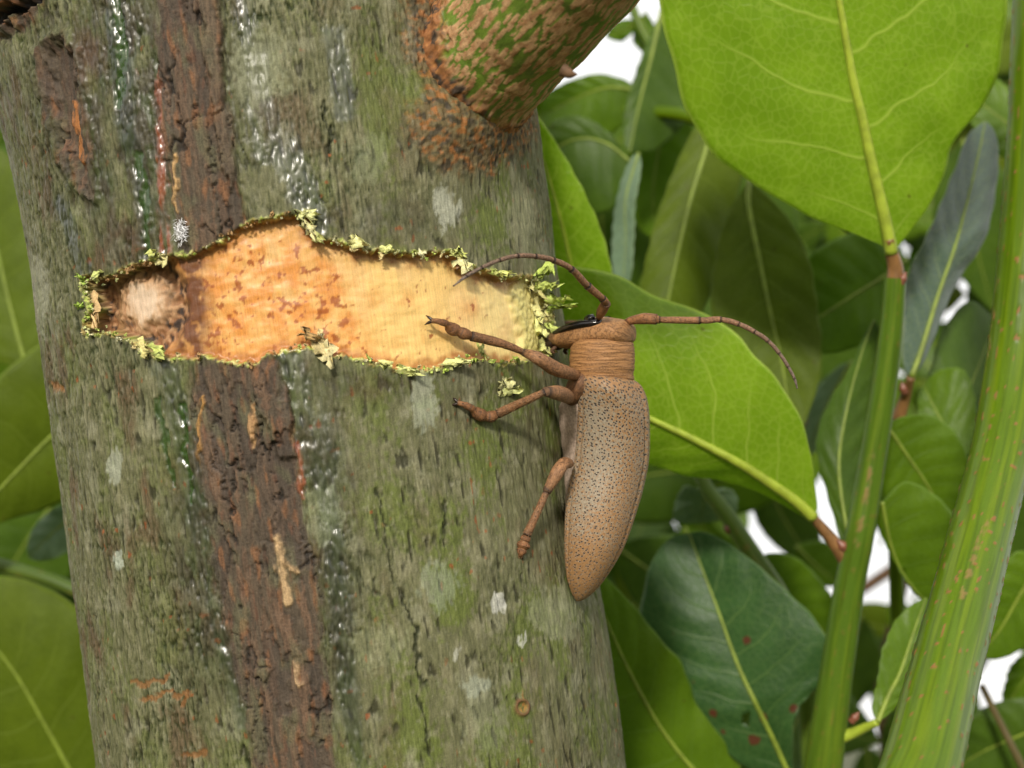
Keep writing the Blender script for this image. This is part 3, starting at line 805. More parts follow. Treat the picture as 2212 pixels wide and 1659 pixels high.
# ------------------------------------------------------------------ chewed shreds round the wound
def shred(parent, p, nrm, along, length, width, curl, seed, col, name='bark_shred', lift=0.15, twist=0.0):
    r = np.random.default_rng(seed)
    nrm = nrm / np.linalg.norm(nrm)
    x = along - along.dot(nrm) * nrm; x /= np.linalg.norm(x); y = np.cross(nrm, x)
    nl, nw = 9, 6
    V = []
    for i in range(nl):
        t = i / (nl - 1)
        ang = curl * t
        c = p + x * (length * (math.sin(ang) / max(curl, 1e-3) if abs(curl) > 1e-3 else t)) + nrm * (lift + length * ((1 - math.cos(ang)) / max(curl, 1e-3)))
        wd = width * (0.55 + 0.45 * math.sin(math.pi * min(1, t * 0.8 + .25))) * (1 + .35 * r.normal())
        sh = r.normal() * .15 * width
        for j in range(nw):
            w = j / (nw - 1) - .5
            V.append(c + y * (w * wd + sh) + nrm * (0.25 * width * (r.normal() * .45 + math.sin(w * 5 + t * 4 + twist))) + x * (.16 * length * r.normal()))
    V = np.array(V)
    q = quads(nl, nw)
    k = len(V)
    V2 = V - nrm * 0.09
    faces = np.vstack([q, q[:, ::-1] + k])
    tex = np.vstack([V, V2]) + seed
    c = np.clip(np.array(col) * (1 + .18 * r.normal(size=(2 * k, 1))), 0.01, .9)
    build(name, np.vstack([V, V2]), faces, M['shred'], parent, dict(col=('FLOAT_COLOR', c), tex=('FLOAT_VECTOR', tex)), smooth=True)

SH_COLS = [(0.74, 0.72, 0.36), (0.68, 0.71, 0.30), (0.55, 0.65, 0.16), (0.76, 0.71, 0.42), (0.68, 0.55, 0.26), (0.45, 0.58, 0.10)]
def shreds():
    poly = np.array(WOUND, float)
    loop = spline(np.vstack([poly, poly[:1]]), 330)[:-1]
    tang = np.roll(loop, -1, axis=0) - np.roll(loop, 1, axis=0)
    r = np.random.default_rng(3)
    cnt = 0
    for i, ((u, v), (tu, tv)) in enumerate(zip(loop, tang)):
        # density: thick at both ends and along the right half, thin along the dark upper-left edge
        dens = 0.60
        if u > 900: dens = .82
        if u < 320: dens = .80
        if 320 < u < 520 and v < 620: dens = .35
        if 400 < u < 640 and v > 700: dens = .35
        if r.random() > dens: continue
        nx, nv = tv, -tu
        L = math.hypot(nx, nv); nx /= L; nv /= L
        # outward of the polygon
        if poly_sdf(np.array([u + nx * 4]), np.array([v + nv * 4]), poly)[0] < 0: nx, nv = -nx, -nv
        o = r.normal() * 4.0
        uu, vv = u + nx * (o - 2) + r.normal() * 2, v + nv * (o - 2) + r.normal() * 2
        p, n = surf(uu, vv, -0.15)
        q, _ = surf(uu + nx * 12, vv + nv * 12, -0.15)
        k, _ = surf(uu + tu * 3, vv + tv * 3, -0.15)
        al = (q - p) * (1 if r.random() < .6 else -.6) + (k - p) / np.linalg.norm(k - p) * r.normal() * .8
        big = 1.0 + (.9 if r.random() < .14 else 0)
        brown = (u < 560 and v < 600) or (400 < u < 640)
        c = SH_COLS[int(r.integers(0, 6))] if not (brown and r.random() < .6) else [(0.34, 0.19, 0.07), (0.42, 0.25, 0.10)][int(r.integers(0, 2))]
        shred(trunk_o, p, n, al, (0.24 + .32 * r.random()) * big, (0.20 + .30 * r.random()) * big, .8 + 2.0 * r.random(), 1000 + i, c)
        cnt += 1
    # the conspicuous ones
    def at(u0, v0, u1, v1, width, curl, col, seed, off=0.0, lift=.2):
        p, n = surf(u0, v0, off); q, _ = surf(u1, v1, off)
        shred(trunk_o, p, n, q - p, np.linalg.norm(q - p), width * .9, curl, seed, tuple(min(.8, x * 1.28) for x in col), lift=lift)
    tan = (0.52, 0.42, 0.20)
    at(682, 722, 705, 770, 2.0, .5, tan, 1); at(697, 745, 722, 786, 1.9, .9, (0.5, 0.43, 0.22), 2); at(650, 712, 690, 735, 1.3, 1.2, (.30, .19, .07), 3)
    at(640, 466, 684, 470, 1.6, .8, (.46, .46, .20), 4); at(660, 480, 682, 520, 1.5, 1.0, (.5, .46, .22), 5); at(672, 505, 700, 528, 1.1, 1.0, (.45, .46, .16), 6)
    at(985, 560, 1012, 578, 2.2, .9, (.55, .52, .26), 7); at(975, 545, 1000, 552, 1.3, 1.0, (.42, .44, .14), 8)
    at(1150, 605, 1165, 575, 1.2, 1.6, (.34, .42, .08), 9); at(1162, 600, 1170, 572, 1.0, 2.2, (.30, .40, .07), 10); at(1155, 625, 1176, 615, 1.1, 1.6, (.38, .44, .10), 11)
    at(1172, 640, 1195, 660, 1.1, 1.8, (.36, .43, .09), 12); at(1178, 665, 1203, 672, .9, 2.4, (.33, .42, .08), 13); at(1150, 650, 1170, 690, 1.6, .5, (.58, .54, .22), 14, -.6); at(1158, 690, 1172, 740, 1.7, .5, (.56, .55, .20), 15, -.6)
    at(1165, 740, 1182, 765, 1.4, 1.0, (.50, .50, .18), 16, -.3); at(1180, 700, 1196, 725, 1.1, 1.6, (.40, .46, .12), 17); at(1140, 612, 1158, 640, 1.4, .7, (.56, .52, .22), 18, -.5)
    at(300, 745, 335, 770, 1.6, 1.0, (.48, .42, .16), 19); at(335, 752, 372, 772, 1.5, 1.2, (.40, .44, .12), 20); at(325, 560, 350, 545, 1.4, 1.2, (.44, .46, .14), 21); at(350, 548, 352, 575, 1.3, .9, (.5, .45, .2), 22)
    at(1035, 745, 1040, 775, .9, .5, (.42, .46, .14), 23, -1.0); at(185, 610, 178, 590, 1.0, 1.5, (.3, .42, .07), 24); at(183, 655, 172, 665, .9, 2, (.3, .42, .07), 25); at(205, 600, 235, 592, 1.1, 1.2, (.42, .45, .14), 26)
    at(205, 640, 218, 700, 1.3, .4, (.5, .34, .16), 27, -1.0); at(860, 800, 905, 808, 1.1, 1.2, (.48, .50, .18), 28); at(960, 790, 1005, 780, 1.0, 1.2, (.5, .5, .2), 29); at(755, 520, 790, 530, 1.3, 1.0, (.5, .48, .2), 30)
    at(820, 540, 850, 540, 1.0, 1.2, (.46, .47, .17), 31); at(1062, 588, 1092, 596, .9, 1.3, (.44, .46, .14), 32); at(820, 785, 850, 790, 1.0, 1.0, (.48, .48, .18), 33)
shreds()

def loose_bits():
    p, n = surf(1085, 838, 0.15); q, _ = surf(1120, 812, .15); q2, _ = surf(1128, 852, .15)
    o = empty('bark_flake', p, 'crumpled pale yellow-green bark flake stuck to the trunk below the wound', 'bark flake')
    c = (.56, .54, .25)
    shred(o, p - .3 * n, n, q - p, 2.0, 1.4, .9, 51, c, name='crumpled_lobe'); shred(o, p - .3 * n, n, q2 - p, 2.9, 1.5, .7, 52, (.5, .52, .2), name='crumpled_lobe'); shred(o, p - .2 * n, n, p - q2, 1.0, 1.1, 1.3, 53, c, name='crumpled_lobe')
    # tuft of white fluff on the dark strip
    p, n = surf(391, 498, .4)
    r = np.random.default_rng(8)
    V, F = [], []
    for i in range(260):
        a = p + np.array((r.normal() * .34, 0, r.normal() * .62)) + n * abs(r.normal()) * .25
        d = r.normal(size=3); d /= np.linalg.norm(d); e = np.cross(d, n); e /= np.linalg.norm(e)
        L = .35 + .5 * r.random(); k = len(V)
        V += [a, a + e * .05, a + d * L * .5 + e * .05 + n * .1, a + d * L]; F.append((k, k + 1, k + 2, k + 3))
    f = build('fluff_tuft', np.array(V), F, M['fluff'], None)
    tag(f, 'tiny tuft of white fluff on the dark bark just above the wound', 'fluff')
loose_bits()

# ------------------------------------------------------------------ beetle
def beetle():
    A = math.radians(25)
    U = np.array((math.cos(A), -math.sin(A), 0)); U = U - U.dot(np.array((0.09, 0, 1))) * np.array((0.09, 0, 1)) * 0
    root = empty('longhorn_beetle', P(1250, 1000, 205), 'brown speckled longhorn beetle clinging head-up to the trunk beside the wound', 'beetle')
    def dc(v): return 196.2 + 2.4 * np.exp(-((np.asarray(v, float) - 1000) / 150.0) ** 2)
    def stations(tab, n):
        tab = np.asarray(tab, float)
        sp = spline(tab, n)
        return sp[:, 0], sp[:, 1], sp[:, 2]
    def ring_frame(v, ul, ur):
        d = dc(v)
        c = np.stack([((ul + ur) / 2 - CU) / FOC * d, d, -(v - CV) / FOC * d], -1)
        hw = (ur - ul) / 2 / FOC * d
        F = np.repeat(((c[0] - c[-1]) * (1 if v[0] < v[-1] else -1))[None], len(c), 0); F = F / np.linalg.norm(F, axis=1)[:, None]
        Uv = U[None] - (F @ U)[:, None] * F; Uv /= np.linalg.norm(Uv, axis=1)[:, None]
        L = np.cross(Uv, F)
        return c, hw, F, Uv, L
    def sup(x, e): return np.sign(x) * np.abs(x) ** e
    # --- elytra
    tab = [(814,1248,1370),(819,1243,1379),(830,1239,1388),(854,1239,1397),(888,1238,1401.5),(912,1237,1402),(950,1235,1402),(984,1232,1400),(1009,1229,1396),(1057,1218,1385),(1081,1214,1378),(1120,1211,1366),(1168,1210.5,1349),(1210,1213,1328),(1250,1219.5,1303),(1274,1228.5,1284),(1290,1237.5,1267),(1298.5,1245,1252.5)]
    v, ul, ur = stations(tab, 130)
    c, hw, F, Uv, L = ring_frame(v, ul, ur)
    sl = np.r_[0, np.cumsum(np.linalg.norm(np.diff(c, axis=0), axis=1))]
    tt = sl / sl[-1]
    k = 1.12 + 0.10 * np.exp(-((tt - .05) / .08) ** 2)
    au = hw / np.sqrt(.821 + (k * .4226) ** 2); al = au * k
    sid = {}
    for sgn, nm in ((1, 'elytron'), (-1, 'elytron')):
        nphi = 64
        ph = np.linspace(0, math.radians(122), nphi)
        fold = np.array([.94, .82])                       # margin turned under
        PH = np.r_[ph, ph[-1] + .05, ph[-1] + .10]
        sc = np.r_[np.ones(nphi), fold]
        V = []; tex = []; pit = []; grey = []
        for i in range(len(v)):
            cu = sup(np.cos(PH), .90) * au[i]; cl = sup(np.sin(PH), .82) * al[i]
            groove = 1 - 0.05 * np.exp(-(PH / .04) ** 2) + 0.012 * np.exp(-((PH - .10) / .05) ** 2)
            rimg = 1 - 0.03 * np.exp(-((PH - math.radians(112)) / .03) ** 2)
            hum = 1 + 0.05 * np.exp(-((tt[i] - .07) / .05) ** 2) * np.exp(-((PH - 1.15) / .28) ** 2)
            rr = groove * rimg * hum * sc
            off = sgn * .03
            V.append(c[i] + Uv[i] * (cu * rr)[:, None] + L[i] * (sgn * cl * rr + off)[:, None])
            tex.append(np.stack([PH * 5.2 * sgn * max(au[i] / 5, .3), np.full(len(PH), sl[i]), np.zeros(len(PH))], -1))
            pit.append(np.full(len(PH), np.interp(tt[i], [0, .12, .35, .65, 1], [.155, .145, .105, .085, .07])))
            g = .46 + .34 * np.exp(-((PH - 1.55) / .40) ** 2) * np.exp(-((tt[i] - .38) / .30) ** 2) - .28 * np.exp(-((tt[i] - 1) / .35) ** 2) - .35 * sst(.10, .0, tt[i])  # flank greyer: grey hair, with sky reflection put into the colour too
            grey.append(g)
        V = np.vstack(V); q = quads(len(v), len(PH))
        if sgn < 0: q = q[:, ::-1]
        e = build(nm, V, q, M['elytra'], root, dict(tex=('FLOAT_VECTOR', np.vstack(tex)), pit=('FLOAT', np.concatenate(pit)), grey=('FLOAT', np.concatenate(grey))))
        mo = e.modifiers.new('thick', 'SOLIDIFY'); mo.thickness = 0.00012; mo.offset = -1
    # --- underside: pale hairy hind body
    tab = [(812,1262,1340),(830,1240,1340),(850,1222,1335),(875,1211,1332),(900,1205,1330),(935,1206,1330),(965,1212,1330),(990,1214,1330),(1020,1215,1328),(1060,1219,1325),(1120,1220,1310),(1180,1221,1295),(1240,1229,1272),(1275,1242,1258)]
    v, ul, ur = stations(tab, 70)
    c2, hw, F, Uv, L = ring_frame(v, ul, ur)
    V = []
    ph = np.linspace(0, 2 * math.pi, 40, endpoint=False)
    for i in range(len(v)):
        b = hw[i] * .98
        seg = 1 + .02 * math.sin(i * 1.1)
        bul = .12 * pn(ph * 1.5, np.full(40, i * .13), 5)
        V.append(c2[i] + Uv[i] * (np.cos(ph) * b * seg * (1 + bul * .3))[:, None] + L[i] * (np.sin(ph) * b * .92 * seg * (1 + bul * .3))[:, None])
    V = np.vstack(V)
    ab = build('abdomen', np.vstack([V, c2[:1], c2[-1:]]), [tuple(x) for x in quads(70, 40, True)] + [(2800, (j + 1) % 40, j) for j in range(40)] + [(2801, 69 * 40 + j, 69 * 40 + (j + 1) % 40) for j in range(40)], M['hair'], root)
    tube('mesothorax', [P(1290, 822, 196.5), P(1262, 826, 194.5), P(1246, 838, 194.0), P(1236, 856, 194.5), P(1238, 872, 196)], [2.2, 2.0, 1.5, 1.2, .6], M['chitin'], root, 18, 30, jit=.1, seed=8, col=(.155, .072, .03))
    # --- pronotum
    tab = [(829,1250,1362),(826,1240,1368),(820,1234,1370.5),(808,1231,1369),(795,1229.5,1371),(775,1230,1371.5),(758,1231,1371),(750,1232,1370.5),(743,1234,1369),(735,1240,1364)]
    v, ul, ur = stations(tab, 50)
    c3, hw, F, Uv, L = ring_frame(v, ul, ur); F = -F
    ph = np.linspace(0, 2 * math.pi, 64, endpoint=False)
    V = []; tex = []
    for i in range(50):
        F0 = -np.array((0.08, 0, 1.0)); Lv = np.array((-math.sin(A), -math.cos(A), 0)); Uu = U
        a_u = hw[i] / math.sqrt(.821 + (1.08 * .4226) ** 2); a_l = a_u * 1.08
        col_ = 1 - .02 * math.exp(-((v[i] - 822) / 1.5) ** 2) - .02 * math.exp(-((v[i] - 748) / 1.3) ** 2)
        rip = 1 + .006 * np.sin(v[i] * 0.9 + 1.5 * np.sin(ph * 3)) + .012 * pn(ph * 2, np.full(64, v[i] * .12), 6)
        V.append(c3[i] + Uu * (np.cos(ph) * a_u * col_ * rip)[:, None] + Lv * (np.sin(ph) * a_l * col_ * rip)[:, None])
        tex.append(np.stack([ph * 4.6, np.full(64, -v[i] / 15.7), 0 * ph], -1))
    V = np.vstack(V)
    at = dict(tex=('FLOAT_VECTOR', np.vstack(tex + [np.zeros((2, 3))])), dark=('FLOAT', np.zeros(len(V) + 2)))
    n = 50 * 64
    build('pronotum', np.vstack([V, c3[:1], c3[-1:]]), [tuple(x) for x in quads(50, 64, True)] + [(n, (j + 1) % 64, j) for j in range(64)] + [(n + 1, 49 * 64 + j, 49 * 64 + (j + 1) % 64) for j in range(64)], M['pronotum'], root, at)
    # --- head: sections stacked from the vertex (dorsal) down to the mouth
    Lv = np.array((-math.sin(A), -math.cos(A), 0))
    tab = [(1364,722,736,.5),(1362,712,739,1.7),(1357,700,743,2.9),(1347,692,747,3.8),(1325,687,750,4.15),(1295,684.5,752,4.1),(1265,691,754,3.85),(1240,700,753,3.5),(1222,708,752,3.2),(1207,714,747,2.7),(1196,719,742,2.2),(1189,724,739,1.4)]
    sp = spline(np.array(tab), 60)
    ph = np.linspace(0, 2 * math.pi, 56, endpoint=False)
    V = []; tex = []; dark = []; cen = []
    for (u, vt, vb, w) in sp:
        ct = P(u, vt, 196.2); cb = P(u, vb, 196.2)
        # lean the sections with the dorsal direction in depth
        m = (ct + cb) / 2
        shift = np.array((0, -(m[0] - 13.0) * math.tan(A), 0))
        m = m + shift; half = np.linalg.norm(ct - cb) / 2
        f = np.array((0.05, 0, 1.0)); f /= np.linalg.norm(f)
        cen.append(m)
        fr = sup(np.cos(ph), .8); ll = sup(np.sin(ph), .85)
        bump_ = 1 + .015 * pn(ph * 3, np.full(56, u * .08), 9)
        V.append(m + f * (fr * half * bump_)[:, None] + Lv * (ll * w * bump_)[:, None])
        tex.append(np.stack([ph * 2.5, np.full(56, u / 15.7), 0 * ph], -1))
        dark.append(np.clip(np.interp(u, [1187, 1200, 1222], [1, .9, 0]) * np.ones(56) + .25 * (pn(ph * 2, np.full(56, u * .1), 3)), 0, 1))
    V = np.vstack(V + [cen[0][None], cen[-1][None]])
    n = 60 * 56
    head = build('head', V, [tuple(x) for x in quads(60, 56, True)] + [(n, (j + 1) % 56, j) for j in range(56)] + [(n + 1, 59 * 56 + j, 59 * 56 + (j + 1) % 56) for j in range(56)], M['head'], root,
                 dict(tex=('FLOAT_VECTOR', np.vstack(tex + [np.zeros((2, 3))])), dark=('FLOAT', np.concatenate(dark + [np.zeros(1), np.ones(1)]))))
    def on(u, v, d): return P(u, v, d)
    # eyes: long kidney round the antennal socket, on each side of the brow
    def hd(u, v, l):        # point beside the head's mid-plane, l mm to its left
        m = P(u, v, 196.2); m = m + np.array((0, -(m[0] - 13.0) * math.tan(A), 0))
        return m + Lv * l
    for sg in (1, -1):
        pts = [hd(1213, 719, 2.75 * sg), hd(1232, 713, 3.25 * sg), hd(1255, 706.5, 3.55 * sg), hd(1278, 702.5, 3.7 * sg), hd(1300, 701, 3.7 * sg), hd(1313, 699, 3.5 * sg), hd(1316, 693, 3.1 * sg)]
        e = tube('eye', pts, [.18, .40, .52, .55, .55, .40, .15], M['eye'], head, 14, 40)
        tube('antennal_socket', [hd(1286, 691, 2.3 * sg), hd(1294, 691, 3.2 * sg), hd(1300, 687, 2.9 * sg)], [.7, .62, .5], M['eye'], head, 10, 12)
    for sg in (1, -1):
        tube('mandible', [hd(1205, 738, 1.6 * sg), hd(1195, 745, 1.5 * sg), hd(1191, 733, .9 * sg), hd(1186, 728, .3 * sg)], [.75, .7, .45, .08], M['claw'], head, 10, 16)
        tube('palp', [hd(1215, 748, 1.9 * sg), hd(1208, 757, 2.3 * sg), hd(1213, 763, 2.2 * sg)], [.28, .3, .15], M['chitin'], head, 8, 12, col=(.12, .06, .03))
    brown = (0.235, 0.105, 0.042)
    def bandcol(nseg, base=brown, tip=(0.05, 0.03, 0.02), end=None):
        def f(t, th):
            x = t * nseg; fr = x - np.floor(x)
            edge = np.exp(-(np.minimum(fr, 1 - fr) / .05) ** 2)
            b = np.broadcast_to(np.array(base), t.shape + (3,))
            if end is not None: b = mixc(b, end, t)
            return mixc(b, tip, edge * .8)
        return f
    # --- antennae: each a chain of segments with slightly swollen ends
    def antenna(pts, dep, radii, scape_n):
        P3 = [P(u, v, d) for (u, v), d in zip(pts, dep)]
        sc_ = tube('antenna', P3[:scape_n], radii[:scape_n], M['chitin'], root, 12, 26, col=lambda t, th: mixc(np.broadcast_to(np.array(brown) * 1.05, t.shape + (3,)), (.02, .012, .01), np.clip(np.exp(-(t / .12) ** 2) + .5 * np.exp(-((t - 1) / .05) ** 2), 0, 1)))
        rest = P3[scape_n - 1:]
        for i in range(len(rest) - 1):
            a, b = rest[i], rest[i + 1]
            pv = rest[i - 1] if i else a - (b - a); nx = rest[i + 2] if i + 2 < len(rest) else b + (b - a)
            m1 = a + (b - pv) / 6 * .9; m2 = b - (nx - a) / 6 * .9
            seg = [a * .99 + m1 * .01, (a + 2 * m1) / 3, (m1 + m2) / 2, (2 * m2 + b) / 3, b]
            r0, r1 = radii[scape_n - 1 + i], radii[scape_n + i]
            r0 = min(r0, .52)
            f = i / max(1, len(rest) - 2)
            tube('antenna_segment', seg, [r0 * .85, r0 * .92, (r0 + r1) / 2, r1, r1 * 1.12], M['chitin'], sc_, 10, 14,
                 col=lambda t, th, f=f: mixc(np.broadcast_to(np.array(brown) * (1 - f) * 1.15 + np.array((.16, .12, .095)) * f, t.shape + (3,)), (.03, .018, .012), np.clip(np.exp(-((t - 1) / .05) ** 2) + .7 * np.exp(-(t / .05) ** 2), 0, 1)))
    z = lambda a, b: (885 + 0, 0)
    cv = lambda zx, zy: ((1600 + .874 * zx) * .553, (950 + .874 * zy) * .553)
    la = [cv(845, 336), cv(858, 305), cv(878, 268), cv(862, 248), cv(795, 190), cv(722, 116), cv(642, 76), cv(562, 59), cv(482, 57), cv(402, 76), cv(322, 110), cv(254, 148), cv(195, 192)]
    ld = [193.0, 191.5, 190, 189, 186.5, 183.5, 181, 178.5, 176.5, 175, 174, 173.2, 172.6]
    antenna(la, ld, [.38, .72, .68, .50, .52, .44, .38, .34, .31, .28, .25, .22, .10], 3)
    ra = [cv(958, 357), cv(985, 347), cv(1050, 337), cv(1105, 340), cv(1118, 342), cv(1300, 345), cv(1392, 342), cv(1472, 362), cv(1542, 396), cv(1602, 437), cv(1652, 492), cv(1692, 552), cv(1720, 606), cv(1733, 650)]
    rd = [195, 194.5, 193.5, 193, 193, 191.5, 191, 190.5, 190, 190, 190, 190, 190, 190]
    antenna(ra, rd, [.34, .55, .78, .74, .50, .50, .42, .37, .33, .30, .27, .24, .20, .10], 4)
    # --- legs
    def surfp(zx, zy, off):
        u, v = cv(zx, zy); return surf(u, v, off)[0]
    M['setae'] = plain('fine_setae', (.42, .27, .14), .5, .3)
    def setae(parent, pts, radii, cnt, seed, ln=.32):
        r = np.random.default_rng(seed)
        path = spline(np.asarray(pts, float), 60); t_, n_, b_ = frames(path)
        rad = np.interp(np.linspace(0, 1, 60), np.linspace(0, 1, len(radii)), radii)
        V, Fc = [], []
        for i in range(cnt):
            k = int(r.integers(1, 59)); ph = r.random() * 6.283
            d = math.cos(ph) * n_[k] + math.sin(ph) * b_[k]
            a = path[k] + d * rad[k] * .96
            dd = d * .6 + t_[k] * (.7 + .3 * r.random()) + r.normal(size=3) * .2; dd /= np.linalg.norm(dd)
            e = np.cross(dd, d); e /= np.linalg.norm(e) + 1e-9
            L_ = ln * (.6 + .7 * r.random()); q = len(V)
            V += [a - e * .016, a + e * .016, a + dd * L_]; Fc.append((q, q + 1, q + 2))
        tag(build('setae', np.array(V), Fc, M['setae'], parent), kind='stuff')
    def leg(fem, fr, tib, tr, tar, claw_dir, sgnname='leg'):
        lg = tube('leg', fem, fr, M['chitin'], root, 14, 30, jit=.04, seed=3, col=lambda t, th: mixc(np.broadcast_to(np.array((.27, .135, .062)), t.shape + (3,)), (.05, .03, .02), np.exp(-((t - .97) / .04) ** 2)))
        tube('tibia', tib, tr, M['chitin'], lg, 12, 28, jit=.04, seed=4, col=lambda t, th: mixc(np.broadcast_to(np.array((.215, .10, .042)), t.shape + (3,)), (.03, .02, .015), np.clip(np.exp(-((t - 1) / .04) ** 2) + np.exp(-(t / .05) ** 2), 0, 1)))
        tb = lambda t: 0.72 + .38 * np.abs(np.sin(np.pi * t * 3.0 + .3)) ** .7
        ta = tube('tarsus', tar, [.50, .72, .85, .75, .50, .36, .42], M['chitin'], lg, 12, 40, bands=tb, jit=.05, seed=6, col=bandcol(4, (.20, .088, .034)))
        setae(lg, fem, fr, 260, 5, .25); setae(lg, tib, tr, 320, 6, .34); setae(lg, tar, [.40, .55, .62, .55, .4, .3, .3], 260, 7, .3)
        e = np.array(tar[-1]); dd = e - np.array(tar[-2]); dd /= np.linalg.norm(dd)
        sd = np.cross(dd, np.array((0, 1, 0))); sd /= np.linalg.norm(sd)
        for sg in (1, -1):
            tube('claw', [e - dd * .2, e + dd * .45 + sd * .35 * sg, e + dd * .75 + sd * .62 * sg + claw_dir * .3], [.24, .19, .04], M['claw'], lg, 8, 12)
        return lg
    inw = lambda zx, zy: -surf(*cv(zx, zy))[1]
    # front left
    k1 = surfp(510, 488, 3.6)
    leg([P(*cv(745, 590), 193.5), P(*cv(690, 575), 189.5), P(*cv(640, 555), 187.5), P(*cv(570, 512), 185.5), k1], [.75, .92, 1.0, .85, .50],
        [k1, surfp(450, 462, 3.0), surfp(380, 440, 2.2), surfp(275, 415, 1.1)], [.42, .50, .62, .66],
        [surfp(278, 416, 1.0), surfp(245, 405, .75), surfp(215, 393, .5), surfp(185, 380, .3), surfp(168, 362, .7), surfp(130, 350, .65), surfp(100, 346, .1)], inw(95, 345))
    # middle left
    k2 = P(*cv(606, 664), 183.2)
    leg([P(*cv(712, 690), 193.5), P(*cv(690, 678), 189.0), P(*cv(655, 668), 185.5), k2], [.85, 1.0, .98, .62],
        [k2, (k2 * 2 + surfp(395, 762, 1.2)) / 3 + np.array((0, -.3, 0)), (k2 + 2 * surfp(395, 762, 1.2)) / 3, surfp(395, 762, 1.2)], [.45, .52, .58, .64],
        [surfp(398, 762, 1.1), surfp(362, 775, .8), surfp(330, 772, .55), surfp(300, 758, .4), surfp(275, 738, .7), surfp(240, 720, .55), surfp(215, 714, .1)], inw(215, 715))
    # hind left
    k3 = P(*cv(612, 1112), 188.5)
    leg([P(*cv(715, 985), 193.0), P(*cv(690, 985), 190.5), P(*cv(660, 1025), 189.0), k3], [.62, .85, .92, .58],
        [k3, (k3 + surfp(523, 1305, 1.1)) / 2 + np.array((0, -.2, 0)), surfp(523, 1305, 1.1)], [.46, .50, .60],
        [surfp(525, 1303, 1.0), surfp(515, 1330, .8), surfp(508, 1352, .6), surfp(502, 1372, .5), surfp(498, 1385, .5), surfp(496, 1392, .4), surfp(494, 1398, .15)], inw(500, 1390))
    # the far side: mirrored legs gripping the bark round the back of the trunk
    def back(v, ang, off):
        z = -(v - CV) / FOC * 200
        return TC + TA * (z / TA[2]) + (TR + off) * (math.cos(ang) * E1 + math.sin(ang) * E2)
    for v0, v1, v2 in ((795, 740, 715), (845, 880, 905), (985, 1060, 1130)):
        a0 = P(1300, v0, 203); kn = back((v0 + v1) / 2, math.radians(105), 4.5); ft = back(v1, math.radians(128), 1.0)
        tr_ = [back(v1 + (v2 - v1) * t, math.radians(128 + 12 * t), .7 - .1 * t) for t in np.linspace(0, 1, 7)]
        leg([a0, (a0 + kn) / 2, kn], [.85, 1.0, .6], [kn, (kn + ft) / 2 + (0, .6, 0), ft], [.45, .55, .62], tr_, np.array((0., -.5, 0)))
beetle()

